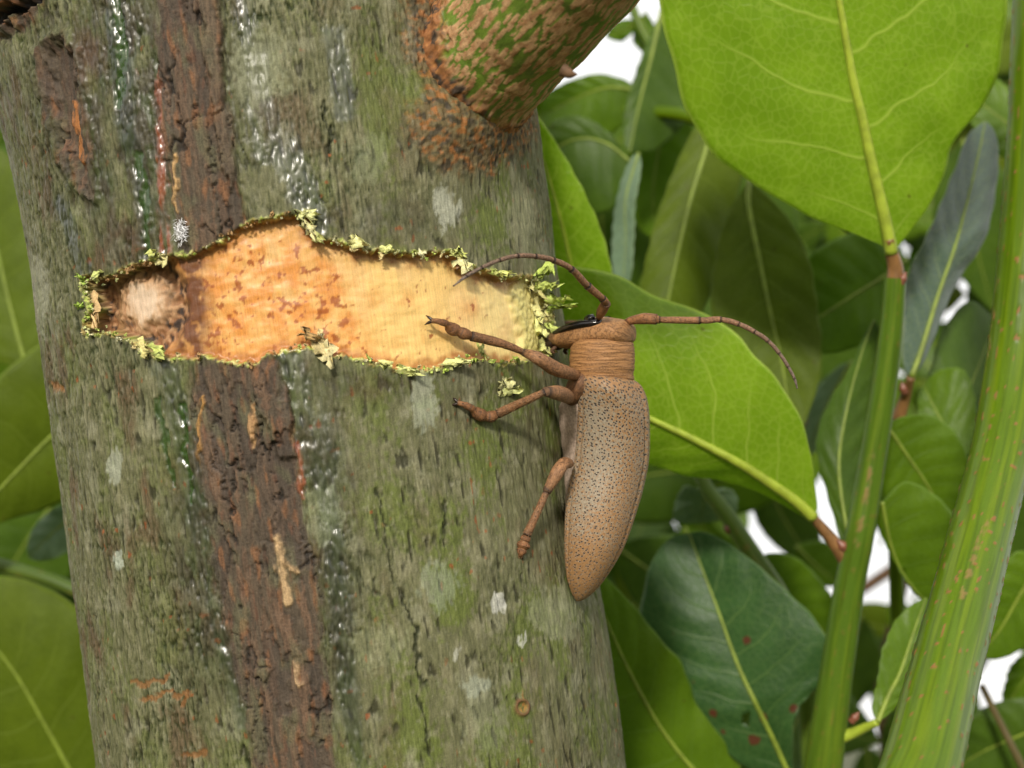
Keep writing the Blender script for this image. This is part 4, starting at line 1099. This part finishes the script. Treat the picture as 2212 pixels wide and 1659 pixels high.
# ------------------------------------------------------------------ leaves and shoots
LN = [0]
def leaf(parent, mid, left, right, mat, d, dl=0.0, dr=0.0, veins=8, bulge=1.0, wave=0.5, n=56, nw=14, rib=0.55, ribmat='petiole', seed=None, wsp=None, hole=None):
    """mid runs base -> tip in view coordinates; left/right are the margins between base and tip; d = depth at base, (middle,) tip in mm"""
    LN[0] += 1; seed = seed or LN[0]
    base, tip = mid[0][:2], mid[-1][:2]
    m = spline(np.array([p[:2] for p in mid], float), n)
    l = spline(np.array([base] + list(left) + [tip], float), n)
    r = spline(np.array([base] + list(right) + [tip], float), n)
    t = np.linspace(0, 1, n)
    dd = np.interp(t, np.linspace(0, 1, len(d)), d)
    env = np.sin(np.pi * np.clip(t, 0, 1)) ** .7
    def lift(uv, dep): return np.stack([(uv[:, 0] - CU) / FOC * dep, dep, -(uv[:, 1] - CV) / FOC * dep], -1)
    M3 = lift(m, dd); L3 = lift(l, dd + dl * env); R3 = lift(r, dd + dr * env)
    length = np.sum(np.linalg.norm(np.diff(M3, axis=0), axis=1))
    W = np.r_[np.linspace(-1, 0, nw + 1), np.linspace(0, 1, nw + 1)[1:]]
    V = []; lw = []; tex = []; spot = []
    r_ = np.random.default_rng(seed); pa, pb = r_.random(2) * 6
    for w in W:
        E = L3 if w < 0 else R3
        hw = np.linalg.norm(E - M3, axis=1)
        aw = abs(w)
        p = M3 * (1 - aw) + E * aw
        # blade arches between midrib and margin; quilted between the side veins; wavy margin
        off = -bulge * 4 * aw * (1 - aw) * env * hw * .05
        off += .28 * np.cos((t - .17 * aw ** 1.25) * veins * 2 * np.pi + (0 if w > 0 else .45 * 2 * np.pi)) * aw * (1.3 - aw) * env
        off += wave * aw ** 2 * (np.sin(t * 9 + pa + (2 if w < 0 else 0)) + .6 * np.sin(t * 21 + pb)) * env
        p = p + off[:, None] * np.array((0, 1.0, 0))
        p[:, 0] += aw ** 3 * env * .12 * np.sin(t * 60 + pa)
        V.append(p); lw.append(np.stack([np.full(n, w), t, np.full(n, veins)], -1)); tex.append(np.stack([w * hw, t * length, np.full(n, seed * 13.7)], -1))
        pu, pv = proj(p); spot.append(np.max([np.zeros(n)] + [np.exp(-((pu - x) ** 2 + (pv - y) ** 2) / rr ** 2) for x, y, rr in (wsp or [])], axis=0))
    V = np.stack(V, 1).reshape(-1, 3); lw = np.stack(lw, 1).reshape(-1, 3); tex = np.stack(tex, 1).reshape(-1, 3); spot = np.stack(spot, 1).ravel()
    q = quads(n, 2 * nw + 1)
    if hole:
        cx, cy = proj(V[q].mean(1))
        keep = np.ones(len(q), bool)
        for x, y, a, b in hole: keep &= ((cx - x) / a) ** 2 + ((cy - y) / b) ** 2 > 1
        q = q[keep]
    o = build('leaf', V, q, M[mat], parent, dict(lw=('FLOAT_VECTOR', lw), tex=('FLOAT_VECTOR', tex), spot=('FLOAT', spot)))
    so = o.modifiers.new('thick', 'SOLIDIFY'); so.thickness = 0.00022; so.offset = 0
    if ribmat == 'petiole' and mat != 'leaf_bright': ribmat = 'petiole_dull'
    tube('midrib', M3 + np.array((0, -.12, 0)), np.linspace(rib, rib * .18, n), M[ribmat], o, 8, n, spl=False)
    return o

def petiole(parent, pts, r0, r1, mat='petiole', name='petiole'):
    return tube(name, [P(*p) for p in pts], np.linspace(r0, r1, len(pts)), M[mat], parent, 10, 24)

def bud(parent, u, v, d, du, dv, r):
    p, q = P(u, v, d), P(u + du, v + dv, d - .5)
    tube('bud', [p, (p + q) / 2, q], [r * .6, r * .75, r * .12], M['bud'], parent, 10, 14)

def stem(parent, pts, radii, name='stem', nth=60, n=240, col0=(0.074, 0.132, 0.002), speck=.5, seed=0, cork=None, mat='stem'):
    """green shoot: ribbed along its length, with brown lenticels; pts (u,v,d)"""
    path = spline(np.array([P(*p) for p in pts]), n)
    s = np.r_[0, np.cumsum(np.linalg.norm(np.diff(path, axis=0), axis=1))]
    rb = np.interp(np.linspace(0, 1, n), np.linspace(0, 1, len(radii)), radii)
    th = np.linspace(0, 2 * math.pi, nth, endpoint=False)
    TT, SS = np.meshgrid(th, s)
    x = TT * rb.mean()
    rib = np.sin(TT * 9 + 1.2 * np.sin(SS * .05 + seed)) * .5 + .5 * np.sin(TT * 17 + SS * .03)
    len_ = sst(.56, .66, pn(x * 1.1 + seed, SS * .65, 31 + seed)) * speck * 2
    len_ = np.clip(len_, 0, 1)
    rr = rb[:, None] * (1 + .006 * rib + .02 * fbm(TT * .6, SS * .1, 2, 8)) + .12 * len_
    V, _ = gridtube(path, rr, nth)
    col = np.empty(TT.shape + (3,)); col[:] = col0
    col = mixc(col, np.array(col0) * (1.6, 1.3, 1.1), sst(-.1, .5, pn(x * .9, SS * .03, 9 + seed)) * .6)
    col = mixc(col, np.array(col0) * .6, sst(0, .5, pn(x * 2.2, SS * .05, 10 + seed)) * .6)
    col = mixc(col, (0.22, 0.095, 0.035), len_ * .9)
    rgh = .34 + .2 * len_
    if cork:
        pu, pv = proj(V)
        for pts_, wd in cork:
            k = sst(wd, wd * .4, line_d(pu + 4 * pn(x * 2, SS * 1.2, 12), pv, pts_)) * (V[..., 1] < path[:, None, 1]) * sst(-.35, .1, pn(x, SS * .5, 14))
            col = mixc(col, (0.22, 0.14, 0.05), k * .75); rgh = rgh + .3 * k
            V = V + (V - path[:, None]) * (.03 * k * (1 + pn(x * 3, SS * 2, 13)))[..., None]
    tex = np.stack([x, SS, 0 * x + seed], -1).reshape(-1, 3)
    nv = n * nth
    Vv = np.vstack([V.reshape(-1, 3), path[:1], path[-1:]])
    fa = np.vstack([quads(n, nth, True)])
    caps = [(nv, (k + 1) % nth, k, k) for k in range(0)]
    c = np.vstack([col.reshape(-1, 3), col[:1, 0], col[-1:, 0]])
    return build(name, Vv, fa, M[mat], parent, dict(col=('FLOAT_COLOR', c), rgh=('FLOAT', np.r_[rgh.ravel(), .5, .5]), tex=('FLOAT_VECTOR', np.vstack([tex, tex[:1], tex[-1:]]))))

# thick green shoot beside the trunk: rises from the trunk's foot side, outside the frame
thick = empty('green_stem', P(2000, 1640, 172), 'thick glossy green stem with brown specks standing apart from the trunk', 'stem')
stem(thick, [(1700, 3200, 150), (1850, 2300, 152), (1945, 1800, 160), (1990, 1659, 166), (2047, 1430, 182), (2120, 1150, 202), (2176, 900, 217), (2211, 600, 226), (2234, 300, 232), (2245, 0, 236), (2262, -300, 240)],
     [5.2, 4.9, 4.6, 4.5, 4.4, 4.4, 4.4, 4.3, 4.3, 4.2, 4.2], nth=120, n=460, speck=.55, seed=2,
     cork=[([(2150,600),(2130,780),(2108,890)], 5), ([(2132,1130),(2110,1180),(2078,1290)], 8)])

# the leafy shoot with the big leaf
sh = empty('leafy_shoot', P(1790, 1560, 243), 'upright green shoot bearing the big bright leaf and the leaf behind the beetle', 'shoot')
stem(sh, [(1745, 1850, 246), (1775, 1680, 244), (1792, 1560, 243), (1815, 1400, 242), (1838, 1250, 241), (1858, 1150, 240), (1884, 1000, 240), (1908, 850, 239), (1926, 710, 238), (1934, 600, 237)],
     [3.6, 3.3, 3.15, 2.8, 2.6, 2.45, 2.25, 2.1, 2.0, 1.8], nth=48, n=260, speck=.15, seed=5, col0=(0.070, 0.130, 0.010), cork=[([(1885,980),(1868,1090),(1850,1180)], 7)])
L1 = leaf(sh, [(1926,548),(1908,460),(1882,350),(1862,255),(1842,170),(1812,0),(1785,-150),(1762,-300)],
     [(1905,530),(1870,515),(1800,487),(1750,468),(1700,440),(1640,405),(1590,370),(1545,335),(1510,285),(1482,235),(1462,170),(1445,105),(1428,40),(1420,-40),(1440,-120),(1520,-210),(1640,-270)],
     [(1950,520),(1978,482),(2012,435),(2038,375),(2052,320),(2085,272),(2118,235),(2145,190),(2163,130),(2172,60),(2176,0),(2165,-80),(2110,-170),(1980,-250),(1860,-290)],
     'leaf_bright', (236, 231, 226, 222), dl=3.0, dr=4.0, veins=6, bulge=1.0, wave=.5, n=90, nw=22, rib=1.15)
L1['label'] = 'largest leaf, bright green and smooth with a yellow midrib'
petiole(sh, [(1934,620,237.5), (1934,580,237), (1926,545,236), (1920,515,235)], 1.55, .9, 'petiole_red')
bud(sh, 1945, 615, 236, 12, -28, .9)
L2 = leaf(sh, [(1757,1118),(1715,1080),(1660,1042),(1600,1003),(1530,965),(1470,935),(1405,905),(1330,868),(1240,820),(1165,770)],
     [(1748,1122),(1700,1095),(1645,1065),(1590,1046),(1540,1034),(1480,1027),(1430,1010),(1390,1002),(1320,985),(1240,930),(1185,850)],
     [(1766,1095),(1758,1030),(1748,970),(1735,920),(1705,860),(1668,808),(1630,770),(1595,728),(1545,690),(1500,668),(1455,652),(1400,632),(1345,598),(1300,585),(1255,578),(1212,572),(1178,590),(1160,660)],
     'leaf_bright', (240, 235, 234, 240), dl=5.0, dr=-2.0, veins=8, bulge=1.0, wave=.7, n=90, nw=22, rib=1.05)
L2['label'] = 'bright green leaf spread behind the beetle'
petiole(sh, [(1842,1232,241), (1800,1170,240.5), (1757,1118,240)], 1.5, .75, 'petiole_red')
bud(sh, 1830, 1190, 240, -22, -24, 1.3)
# dark leaf hanging from the same shoot, and the one in the gap to its side
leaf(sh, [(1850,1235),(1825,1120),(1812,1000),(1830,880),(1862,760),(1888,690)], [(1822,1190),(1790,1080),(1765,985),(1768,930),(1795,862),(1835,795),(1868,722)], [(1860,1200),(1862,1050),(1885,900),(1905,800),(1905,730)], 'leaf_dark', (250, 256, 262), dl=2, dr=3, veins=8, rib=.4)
leaf(sh, [(1905,1085),(1925,1180),(1958,1250),(2010,1310)], [(1960,1040),(2040,1090),(2080,1170),(2060,1260)], [(1890,1110),(1915,1180),(1938,1225),(1970,1275)], 'leaf_mid', (249, 252, 256), veins=6, rib=.4)
leaf(sh, [(1895,1560),(1920,1500),(1945,1450),(1975,1360),(2000,1290)], [(1885,1530),(1897,1450),(1905,1400),(1930,1350),(1965,1310)], [(1935,1530),(1985,1480),(2010,1400),(2020,1330)], 'leaf_mid', (238, 242, 246), veins=7, rib=.5)
petiole(sh, [(1800,1600,243), (1850,1580,241), (1895,1560,238)], 1.2, .6, 'petiole')
bud(sh, 1838, 1560, 240, 18, -22, 1.0)
leaf(sh, [(1915,920),(1960,985),(2010,1060),(2060,1160)], [(1950,900),(2020,900),(2080,960),(2100,1060)], [(1900,980),(1905,1060),(1950,1130),(2000,1165)], 'leaf_mid', (255, 258, 262), veins=8, rib=.4)

# ---- slender shoot between the two stems, one leaf painted with sky reflection
bs = empty('slender_shoot', P(1965, 860, 262), 'slender shoot with one blue-grey leaf between the two green stems', 'shoot')
leaf(bs, [(1968,815),(1990,755),(2025,640),(2060,540),(2085,450),(2112,340),(2128,262)], [(1950,785),(1953,700),(1955,620),(1968,575),(2000,510),(2040,420),(2070,345),(2092,290)], [(1990,790),(2015,735),(2045,655),(2080,590),(2125,520),(2147,430),(2155,340),(2148,285)], 'leaf_blue', (256, 260, 266), dl=-2, dr=5, veins=9, wave=.3, rib=.55)
petiole(bs, [(1940,905,262), (1955,860,260), (1968,815,256)], 1.3, .7, 'petiole_red')
bud(bs, 1955, 850, 258, -8, -25, 1.1)
stem(bs, [(1945, 1500, 275), (1935, 1200, 272), (1930, 1000, 266), (1942, 900, 262)], [1.5, 1.4, 1.3, 1.2], nth=20, n=60, seed=9, speck=.1)
leaf(bs, [(2000,1010),(2035,950),(2070,890),(2110,800),(2150,690)], [(1975,960),(1985,880),(2005,820),(2025,740),(2050,690),(2095,650)], [(2060,1000),(2120,930),(2160,820),(2180,730)], 'leaf_dark', (270, 276, 284), veins=7, rib=.3)
leaf(bs, [(2080,990),(2045,930),(2015,875),(1995,830)], [(2030,1000),(1990,960),(1985,900),(1984,850)], [(2110,950),(2105,860),(2080,800),(2030,800)], 'leaf_mid', (262, 266, 270), veins=6, rib=.35)

# ---- dark spotted leaf's twig
tw = empty('dark_twig', P(1620, 1200, 275), 'greenish twig with a large dark leaf marked by brown spots', 'twig')
stem(tw, [(1505, 1010, 282), (1530, 1060, 280), (1575, 1120, 277), (1630, 1205, 274), (1690, 1300, 272), (1735, 1420, 272), (1760, 1700, 275)], [1.3, 1.6, 1.9, 2.0, 2.1, 2.2, 2.3], nth=24, n=80, seed=3, speck=.2, col0=(0.075, 0.13, 0.015))
leaf(tw, [(1712,1690),(1672,1600),(1640,1535),(1592,1432),(1548,1310),(1515,1225),(1488,1150)],
     [(1690,1690),(1600,1650),(1520,1570),(1450,1470),(1400,1400),(1382,1350),(1390,1280),(1408,1215),(1445,1165)],
     [(1712,1620),(1715,1560),(1745,1510),(1785,1470),(1795,1420),(1780,1370),(1745,1320),(1708,1285),(1650,1232),(1590,1185),(1530,1152)],
     'leaf_spot', (258, 258, 262, 268), dl=4, dr=-4, veins=8, wave=.8, rib=.6, n=70, nw=18,
     wsp=[(1612,1385,16),(1540,1542,14),(1562,1580,12),(1715,1530,14),(1745,1515,18),(1648,1548,22),(1630,1600,22)], hole=[(1612,1552,9,14), (1738,1526,13,9)])
leaf(tw, [(1640,1215),(1690,1280),(1745,1330),(1805,1390)], [(1660,1195),(1720,1205),(1785,1270),(1815,1340)], [(1650,1260),(1680,1350),(1740,1420),(1790,1420)], 'leaf_mid', (284, 290, 296), veins=6, rib=.3)
leaf(tw, [(1520,1060),(1520,1090),(1510,1130)], [(1480,1050),(1462,1080),(1455,1120),(1475,1130)], [(1570,1055),(1592,1075),(1585,1115),(1550,1125)], 'leaf_pale', (286, 288, 290), veins=5, rib=.2, wave=.4)
bud(tw, 1568, 1135, 276, 10, 20, 1.0)

# ---- low leaf beside the trunk's foot
lo = empty('low_twig', P(1560, 1760, 262), 'twig with a broad bright leaf rising beside the lower trunk', 'twig')
leaf(lo, [(1640,1740),(1530,1690),(1440,1590),(1370,1470),(1310,1340),(1270,1240)],
     [(1560,1780),(1420,1780),(1300,1720),(1210,1600),(1190,1450),(1220,1320)],
     [(1612,1690),(1590,1640),(1545,1575),(1510,1530),(1490,1480),(1468,1425),(1425,1378),(1372,1312),(1330,1268),(1295,1235)],
     'leaf_mid', (262, 258, 256), dl=4, dr=0, veins=8, wave=.9, rib=.55, n=70, nw=18)
stem(lo, [(1640, 1740, 262), (1700, 1800, 266), (1800, 1950, 270)], [1.2, 1.4, 1.6], nth=16, n=30, seed=4, speck=.1)
leaf(lo, [(1700,1720),(1700,1640),(1715,1570),(1760,1500)], [(1650,1680),(1668,1610),(1700,1540)], [(1780,1700),(1795,1620),(1790,1540)], 'leaf_dark', (292, 296, 300), veins=6, rib=.3)

# ---- middle distance: twig behind the big leaf and the beetle
mt = empty('hanging_twig', P(1600, 380, 300), 'twig of hanging olive-green leaves behind the big bright leaf', 'twig')
stem(mt, [(1350, 240, 318), (1480, 250, 312), (1600, 300, 306), (1720, 380, 302), (1850, 500, 300)], [1.3, 1.5, 1.6, 1.7, 1.8], nth=18, n=60, seed=6, speck=.1)
leaf(mt, [(1545,250),(1520,340),(1492,430),(1468,530),(1445,640),(1425,740)], [(1500,280),(1455,370),(1415,480),(1395,560),(1382,640),(1392,720)], [(1600,300),(1602,380),(1590,440),(1570,540),(1530,650),(1470,720)], 'leaf_olive', (290, 284, 280), dl=2, dr=4, veins=8, rib=.55, wave=.5)
leaf(mt, [(1618,390),(1618,450),(1640,560),(1665,680),(1690,790),(1705,900),(1712,960)], [(1585,440),(1562,490),(1546,560),(1535,640),(1545,720),(1590,840),(1660,930)], [(1665,430),(1715,490),(1748,560),(1764,640),(1775,740),(1766,830),(1740,910)], 'leaf_olive', (280, 274, 270), dl=2, dr=-2, veins=8, rib=.6, wave=.5)
leaf(mt, [(1960,560),(1905,600),(1840,640),(1770,685),(1690,730)], [(1900,500),(1820,510),(1740,560),(1690,650)], [(1940,670),(1895,722),(1835,755),(1770,765),(1715,755)], 'leaf_mid', (290, 288, 288), dl=0, dr=0, veins=8, rib=.5)
leaf(mt, [(1255,720),(1240,600),(1205,450),(1160,300),(1130,215)], [(1190,700),(1150,560),(1120,420),(1105,290)], [(1318,690),(1322,600),(1300,500),(1262,415),(1218,335),(1168,262)], 'leaf_bright', (258, 252, 250), dl=6, dr=-2, veins=8, rib=.5)
petiole(mt, [(1255,720,258), (1300,790,268), (1380,870,280), (1460,950,284), (1510,1020,282)], .7, 1.2)
leaf(mt, [(1380,330),(1352,430),(1352,520),(1345,620)], [(1362,345),(1340,400),(1325,480),(1322,560),(1330,610)], [(1385,360),(1372,440),(1370,520),(1362,600)], 'leaf_pale', (284, 282, 280), dl=4, dr=-3, veins=7, rib=.3)
leaf(mt, [(1362,350),(1310,310),(1250,300),(1190,330),(1150,400)], [(1350,330),(1310,282),(1250,250),(1195,262),(1160,320)], [(1370,390),(1330,450),(1260,470),(1190,450)], 'leaf_dark', (298, 300, 304), veins=7, rib=.35)

# ---- top gap: leaves against the sky
tp = empty('upper_twig', P(1400, 20, 330), 'blurred twig of grey-green leaves against the bright sky gap beside the branch', 'twig')
stem(tp, [(1340, -60, 336), (1375, 40, 334), (1420, 130, 332), (1470, 240, 330)], [1.0, 1.1, 1.2, 1.2], nth=14, n=40, seed=7, speck=.1)
leaf(tp, [(1430,20),(1405,130),(1380,230),(1360,330)], [(1412,60),(1375,150),(1350,240),(1348,300)], [(1470,60),(1490,160),(1480,260),(1420,320)], 'leaf_dark', (318, 314, 310), veins=7, rib=.5, dr=6)
leaf(tp, [(1480,180),(1440,260),(1420,340),(1410,430),(1420,520)], [(1420,220),(1370,330),(1350,420),(1380,490)], [(1530,240),(1540,340),(1500,450),(1450,510)], 'leaf_mid', (330, 332, 334), veins=7, rib=.4)
leaf(tp, [(1375,195),(1310,190),(1240,215),(1170,250)], [(1350,172),(1290,160),(1225,178),(1180,205)], [(1370,240),(1320,290),(1250,310),(1190,290)], 'leaf_mid', (318, 322, 326), veins=7, rib=.4)
leaf(tp, [(1372,50),(1350,66),(1330,70),(1308,78)], [(1360,42),(1335,45),(1318,60)], [(1368,70),(1345,88),(1322,86)], 'leaf_mid', (334, 336, 338), veins=5, rib=.2)
leaf(tp, [(1395,25),(1385,70),(1392,118)], [(1375,50),(1368,90)], [(1412,55),(1410,100)], 'leaf_mid', (336, 337, 338), veins=5, rib=.2)

# ---- left of the trunk
lt = empty('left_twig', P(60, 1240, 300), 'twig with broad green leaves on the far side of the trunk from the beetle', 'twig')
stem(lt, [(-160, 1180, 300), (0, 1222, 298), (100, 1250, 296), (200, 1290, 294), (330, 1330, 292)], [1.6, 1.6, 1.5, 1.4, 1.3], nth=18, n=60, seed=8, speck=.15, col0=(0.06, 0.10, 0.015))
leaf(lt, [(280,830),(200,880),(120,935),(40,1015),(-60,1120),(-140,1200)], [(250,760),(150,720),(60,760),(-40,860),(-120,1000)], [(290,920),(240,1010),(150,1075),(80,1105),(0,1130),(-80,1180)], 'leaf_olive', (286, 284, 282), veins=8, rib=.6, dl=-3, dr=3)
leaf(lt, [(60,800),(30,690),(0,560),(-20,430),(-30,300)], [(-40,760),(-110,640),(-130,480),(-90,350)], [(110,720),(125,600),(100,480),(45,370),(0,320)], 'leaf_olive', (296, 298, 300), veins=8, rib=.5)
leaf(lt, [(215,1790),(160,1680),(100,1570),(30,1450),(-60,1340),(-130,1280)], [(120,1800),(0,1760),(-120,1640),(-160,1460)], [(270,1700),(280,1580),(255,1430),(190,1330),(90,1265),(-10,1245)], 'leaf_olive', (292, 288, 286), veins=8, rib=.6, dl=3, dr=3)
leaf(lt, [(185,1100),(140,1130),(100,1165),(62,1205)], [(160,1085),(115,1100),(80,1130),(60,1170)], [(190,1140),(165,1180),(120,1205),(85,1212)], 'leaf_pale', (300, 302, 304), veins=5, rib=.3)
leaf(lt, [(-60,1260),(0,1290),(50,1320)], [(-40,1240),(10,1255),(45,1290)], [(-60,1300),(-10,1335),(30,1340)], 'leaf_pale', (290, 291, 292), veins=5, rib=.25)

# ---- right edge
rt = empty('edge_twig', P(2190, 1250, 270), 'twig of mid-green leaves beyond the thick green stem', 'twig')
stem(rt, [(2120, 1480, 285), (2160, 1560, 283), (2200, 1640, 281), (2260, 1760, 280)], [.6, .7, .8, 1.0], nth=14, n=40, seed=11, speck=.1, col0=(0.10, 0.08, 0.03))
leaf(rt, [(2250,1210),(2200,1290),(2160,1360),(2120,1410)], [(2200,1190),(2160,1230),(2130,1310),(2110,1380)], [(2270,1300),(2230,1380),(2180,1415),(2140,1425)], 'leaf_mid', (262, 264, 266), veins=7, rib=.5)
leaf(rt, [(2260,1380),(2230,1440),(2190,1500),(2170,1540)], [(2220,1400),(2185,1440),(2165,1500)], [(2290,1440),(2260,1520),(2200,1540)], 'leaf_mid', (290, 292, 294), veins=6, rib=.3)
leaf(rt, [(2270,1560),(2200,1590),(2130,1620),(2060,1660)], [(2230,1510),(2150,1520),(2090,1560)], [(2280,1650),(2200,1720),(2100,1720)], 'leaf_dark', (286, 290, 294), veins=7, rib=.35)
leaf(rt, [(2230,330),(2190,280),(2140,240),(2090,200)], [(2220,250),(2180,190),(2130,160)], [(2200,350),(2150,330),(2100,270)], 'leaf_mid', (296, 298, 300), veins=7, rib=.35)

# ---- farther foliage filling the depth of the crown
ft = empty('far_twig', P(1700, 1050, 400), 'far blurred brown twig with green leaves seen in gaps between nearer leaves', 'twig')
tube('stem', [P(1930, 1700, 410), P(1905, 1500, 408), P(1935, 1330, 405), P(1950, 1200, 402), P(1900, 1000, 400), P(1700, 900, 398), P(1500, 850, 396)], [2.2, 2.0, 1.8, 1.7, 1.6, 1.4, 1.2], M['twig'], ft, 10, 60)
def far_leaf(u, v, ang, L, W, mat, d):
    ca, sa = math.cos(math.radians(ang)), math.sin(math.radians(ang))
    def q(x, y): return (u + ca * x - sa * y, v + sa * x + ca * y)
    mid = [q(0, 0), q(L * .33, L * .03), q(L * .66, L * .03), q(L, 0)]
    le = [q(L * .12, -W * .55), q(L * .35, -W), q(L * .6, -W * .92), q(L * .85, -W * .45)]
    ri = [q(L * .12, W * .55), q(L * .35, W), q(L * .6, W * .92), q(L * .85, W * .45)]
    return leaf(ft, mid, le, ri, mat, (d, d + 4, d + 8), veins=7, n=30, nw=8, rib=.4)
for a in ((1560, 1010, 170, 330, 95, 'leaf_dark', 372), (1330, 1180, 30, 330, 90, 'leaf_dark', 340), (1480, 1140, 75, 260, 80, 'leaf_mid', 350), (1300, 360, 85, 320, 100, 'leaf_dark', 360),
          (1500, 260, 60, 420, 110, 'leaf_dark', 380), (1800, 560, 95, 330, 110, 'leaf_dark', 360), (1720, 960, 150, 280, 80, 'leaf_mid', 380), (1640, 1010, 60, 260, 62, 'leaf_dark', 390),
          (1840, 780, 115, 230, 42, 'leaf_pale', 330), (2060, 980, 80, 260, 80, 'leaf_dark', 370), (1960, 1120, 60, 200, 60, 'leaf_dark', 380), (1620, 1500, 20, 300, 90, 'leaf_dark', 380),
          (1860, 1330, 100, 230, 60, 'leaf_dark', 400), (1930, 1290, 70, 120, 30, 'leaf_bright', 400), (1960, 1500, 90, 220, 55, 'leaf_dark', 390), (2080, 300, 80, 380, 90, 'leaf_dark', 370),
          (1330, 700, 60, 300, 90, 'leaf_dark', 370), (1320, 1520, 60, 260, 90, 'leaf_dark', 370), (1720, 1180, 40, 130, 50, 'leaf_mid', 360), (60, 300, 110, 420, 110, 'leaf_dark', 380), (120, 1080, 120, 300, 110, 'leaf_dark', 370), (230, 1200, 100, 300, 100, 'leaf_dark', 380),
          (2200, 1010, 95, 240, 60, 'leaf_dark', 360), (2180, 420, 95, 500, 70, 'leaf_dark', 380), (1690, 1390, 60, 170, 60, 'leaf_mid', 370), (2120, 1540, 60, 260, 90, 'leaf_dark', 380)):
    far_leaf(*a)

# deeper still: the rest of the crown, leaf by leaf, leaving the places where the sky shows
GAPS = [(1300,60,75),(1250,130,55),(1370,140,40),(1400,20,35),(1825,756,38),(2112,608,16),(1780,1075,26),(1700,1165,30),(1740,1140,26),(1750,1225,42),(1800,1285,26),(1905,1222,20),(1952,1290,16),(1862,1580,24),(2163,1455,32),(2155,1510,20),(1395,1232,12)]
crown = []
for k, lab in enumerate(('far twig of blurred leaves deep in the crown beside the upper trunk', 'far twig of blurred leaves deep in the crown beside the lower trunk', 'far twig of blurred leaves deep in the crown beyond the wound end of the trunk')):
    base = [(1700, 300, 505), (1700, 1350, 505), (90, 900, 505)][k]
    e = empty('crown_twig', P(*base), lab, 'twig')
    pts = [[(1150, 620, 506), (1500, 560, 504), (1900, 420, 503), (2350, 300, 502)], [(1250, 1500, 506), (1600, 1420, 504), (2000, 1180, 503), (2350, 900, 502)], [(-150, 300, 506), (40, 800, 504), (120, 1200, 503), (160, 1750, 502)]][k]
    tube('stem', [P(*p) for p in pts], [1.6, 1.8, 2.0, 2.2], M['twig'], e, 10, 50)
    crown.append(e)
cr = np.random.default_rng(21)
placed = []
for it in range(2500):
    if it > 1900: u, v = cr.uniform(-700, 2900), cr.uniform(-250, 1900); par = crown[2] if u < 700 else crown[0] if v < 830 else crown[1]
    elif cr.random() < .2: u, v = cr.uniform(-80, 260), cr.uniform(150, 1720); par = crown[2]
    else: u, v = cr.uniform(1130, 2280), cr.uniform(-40, 1720); par = crown[0] if v < 830 else crown[1]
    ang = cr.uniform(0, 360); Lh = cr.uniform(95, 150); Wh = Lh * cr.uniform(.36, .46)
    ca, sa = math.cos(math.radians(ang)), math.sin(math.radians(ang))
    def inside(x, y, pad): return math.hypot(((x - u) * ca + (y - v) * sa) / (Lh + pad), (-(x - u) * sa + (y - v) * ca) / (Wh + pad)) < 1
    if any(inside(x, y, r + 4) for x, y, r in GAPS): continue
    if sum(math.hypot(x - u, y - v) < (62 if it <= 1900 else 105) for x, y in placed) >= 1: continue
    placed.append((u, v))
    d = cr.uniform(470, 540)
    FT_PAR = par
    def q(x, y): return (u + ca * x - sa * y, v + sa * x + ca * y)
    L0 = -Lh
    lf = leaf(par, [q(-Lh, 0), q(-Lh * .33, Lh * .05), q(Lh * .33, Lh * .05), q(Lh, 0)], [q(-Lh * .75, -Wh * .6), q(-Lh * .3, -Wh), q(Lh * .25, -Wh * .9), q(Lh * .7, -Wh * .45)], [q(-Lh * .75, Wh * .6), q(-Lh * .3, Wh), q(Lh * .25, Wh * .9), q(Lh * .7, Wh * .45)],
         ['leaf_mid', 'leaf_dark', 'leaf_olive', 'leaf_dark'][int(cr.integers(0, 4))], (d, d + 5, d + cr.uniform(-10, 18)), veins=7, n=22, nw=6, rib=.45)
    tube('petiole', [P(*q(-Lh * 1.02, 0), d), P(*q(-Lh * 1.12, 8), d + 4), P(*q(-Lh * 1.2, 24), d + 9)], [.5, .55, .6], M['petiole'], lf, 6, 8)
